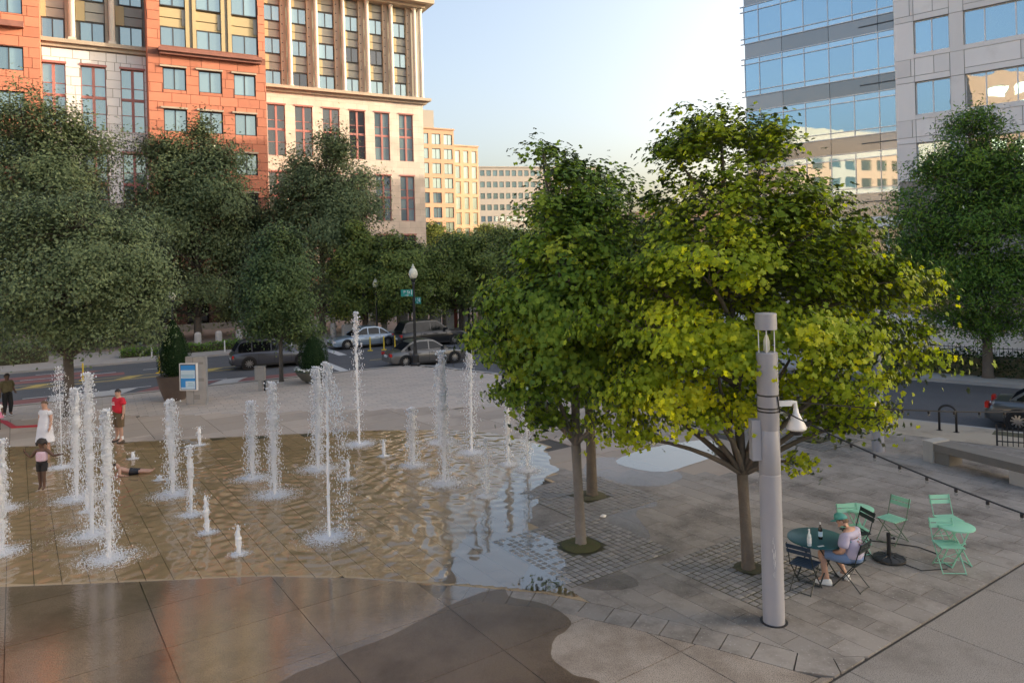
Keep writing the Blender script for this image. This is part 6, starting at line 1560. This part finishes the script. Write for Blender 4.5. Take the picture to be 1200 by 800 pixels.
JLAB = ['dense wide splashing jet in front of the girl and the lying boy', 'dense tall jet rising between the girl and the man in red', 'dense jet falling back right beside the girl in pink', 'fine misty jet spraying next to the woman in white', 'dense jet cut by the picture edge level with the girl', 'short dense jet cut by the picture edge nearer the dry slabs', 'dense jet standing alone between the lying boy and the kiosk', 'slim jet just in front of the dense jet near the lying boy', 'low bubbling jet in front of the slim jet near the boy', 'lowest bubbling jet, last one before the dry slabs', 'low jet at the far rim below the kiosk', 'tiny bubbler between the lying boy and the man in red', 'dense jet below the steel bin, shorter of its pair', 'dense jet below the steel bin, taller of its pair', 'dense jet directly in front of the flower bowl', 'tall thin jet whose head falls sideways in a loose veil', 'tallest thin jet with crumbling head reaching the yellow lane posts', 'low jet beside the foot of the tallest thin jet', 'low jet just behind the stem of the jet with falling veil', 'cone shaped jet standing alone in the calmer middle of the water', 'dense tall jet below the corner lamp, front of its cluster', 'dense jet below the corner lamp, rear of its cluster', 'tall thin jet beside the maple crown below the corner lamp', 'short misty jet over the smooth reflecting water', 'slim jet half under the pale trunked maple crown', 'loose falling droplets under the pale trunked maple crown', 'low bubble between the dense jets next to the girl', 'tiny bubbler near the feet of the lying boy']
for i, (X, Y, top, w, kind) in enumerate(JP):
    h = max(.12, top); w = w*1.0
    o = thing('fountain_jet', JLAB[i], 'fountain jet', (X, Y, .012), 0, 'fountain jets in the shallow basin')
    # core: thin stem that swells and breaks up towards a pointed head
    r0 = {'full': .062, 'tall': .046, 'thin': .05, 'low': .06, 'mist': .02, 'arc': .042}[kind]; m = max(8, int(h/.03)); lean = rng.normal(size=2)*.015
    b = MB(); n_ = 9; hh = h; bul = np.convolve(rng.normal(size=m+9), np.ones(5)/5, 'same')[4:4+m+1]; ex = np.convolve(rng.normal(size=(m+9)), np.ones(7)/7, 'same')[4:4+m+1]
    for k in range(m+1):
        t_ = k/m
        prof = (.55+1.0*t_**.8) if kind in ('full', 'thin') else (.75+(1.5*max(0, t_-.8)/.2 if kind in ('tall', 'arc') else .2*t_))
        taper = 1 if t_ < .7 else max(.05, ((1-t_)/.3))**.7
        for q in range(n_):
            an = 6.2832*q/n_; rr = r0*prof*taper*max(.4, 1+.42*bul[k]*min(1, .15+t_*1.3)+.22*rng.normal()*min(1, .15+t_))
            b.v.append((lean[0]*h*t_*t_+ex[k]*.03*t_+rr*math.cos(an), lean[1]*h*t_*t_+rr*math.sin(an), hh*t_)); b.t.append(0)
    for k in range(m):
        for q in range(n_): b.f.append((k*n_+q, k*n_+(q+1) % n_, (k+1)*n_+(q+1) % n_, (k+1)*n_+q))
    if kind != 'mist' or h < 2: b.build('water_column', M_jet, o, True)
    else: MB().tube([(0, 0, 0), (.02, 0, h*.5), (.0, 0, h*.9)], [.018, .014, .006], 6).build('water_column', M_jet, o, True)
    # falling water round it
    nd = int({'full': 2200, 'tall': 1000, 'thin': 600, 'low': 200, 'mist': 1400, 'arc': 1300}[kind]*max(.35, min(1.3, h/2)))
    z = rng.random(nd); 
    if kind in ('tall', 'arc'): z = 1-rng.random(nd)**1.7*.95
    if kind == 'full': z = rng.random(nd)**.8
    spread = w*(.35+.75*(1-z)**.6) if kind in ('full', 'low') else (w*(.25+.9*(1-z)**.5) if kind != 'mist' else w*(.25+.75*np.sin(np.clip(z, 0, 1)*3.0)))
    if kind in ('tall', 'arc'): spread = w*(.3+1.1*np.clip((1-z)*3, 0, 1)*.8)
    xy = rng.normal(size=(nd, 2))*spread[:, None]*.52
    if kind == 'arc': xy[:, 0] += .32*np.clip((1-z)*2.6, 0, 1)**.7*(rng.random(nd) < .75)
    C = np.column_stack([xy, z*h*1.0]); sz = rng.uniform(.003, .0125, nd)*(1 if kind != 'mist' else .75)*(.8+.4*min(1, h))
    S = np.column_stack([sz, sz, sz*rng.uniform(1, 3.2, nd)])
    drops('falling_drops', C, S, o)
    # head clump
    if kind in ('full', 'tall', 'arc', 'low', 'thin'):
        nh = 90 if kind != 'low' else 25; c = np.column_stack([rng.normal(size=(nh, 2))*r0*1.15, h*(1-.16*rng.random(nh)**1.3)]); s_ = rng.uniform(.008, .026, nh)*(1 if h > 1 else .55); drops('head', c, np.column_stack([s_, s_, s_*1.3]), o)
    # foam where it falls back
    R0 = min(.8, .22+.22*h)*(1 if kind not in ('mist', 'thin', 'low') else .7); nf = int(2200*R0/.5); rr = R0*np.abs(rng.normal(size=nf))*.5; a = rng.random(nf)*6.283
    C = np.column_stack([rr*np.cos(a)+rng.normal(size=nf)*.03, rr*np.sin(a)*.95, .004+.02*rng.random(nf)]); s_ = rng.uniform(.006, .024, nf)*np.clip(1.25-rr/R0*.8, .2, 2); S = np.column_stack([s_, s_, s_*.45]); drops('foam', C, S, o)
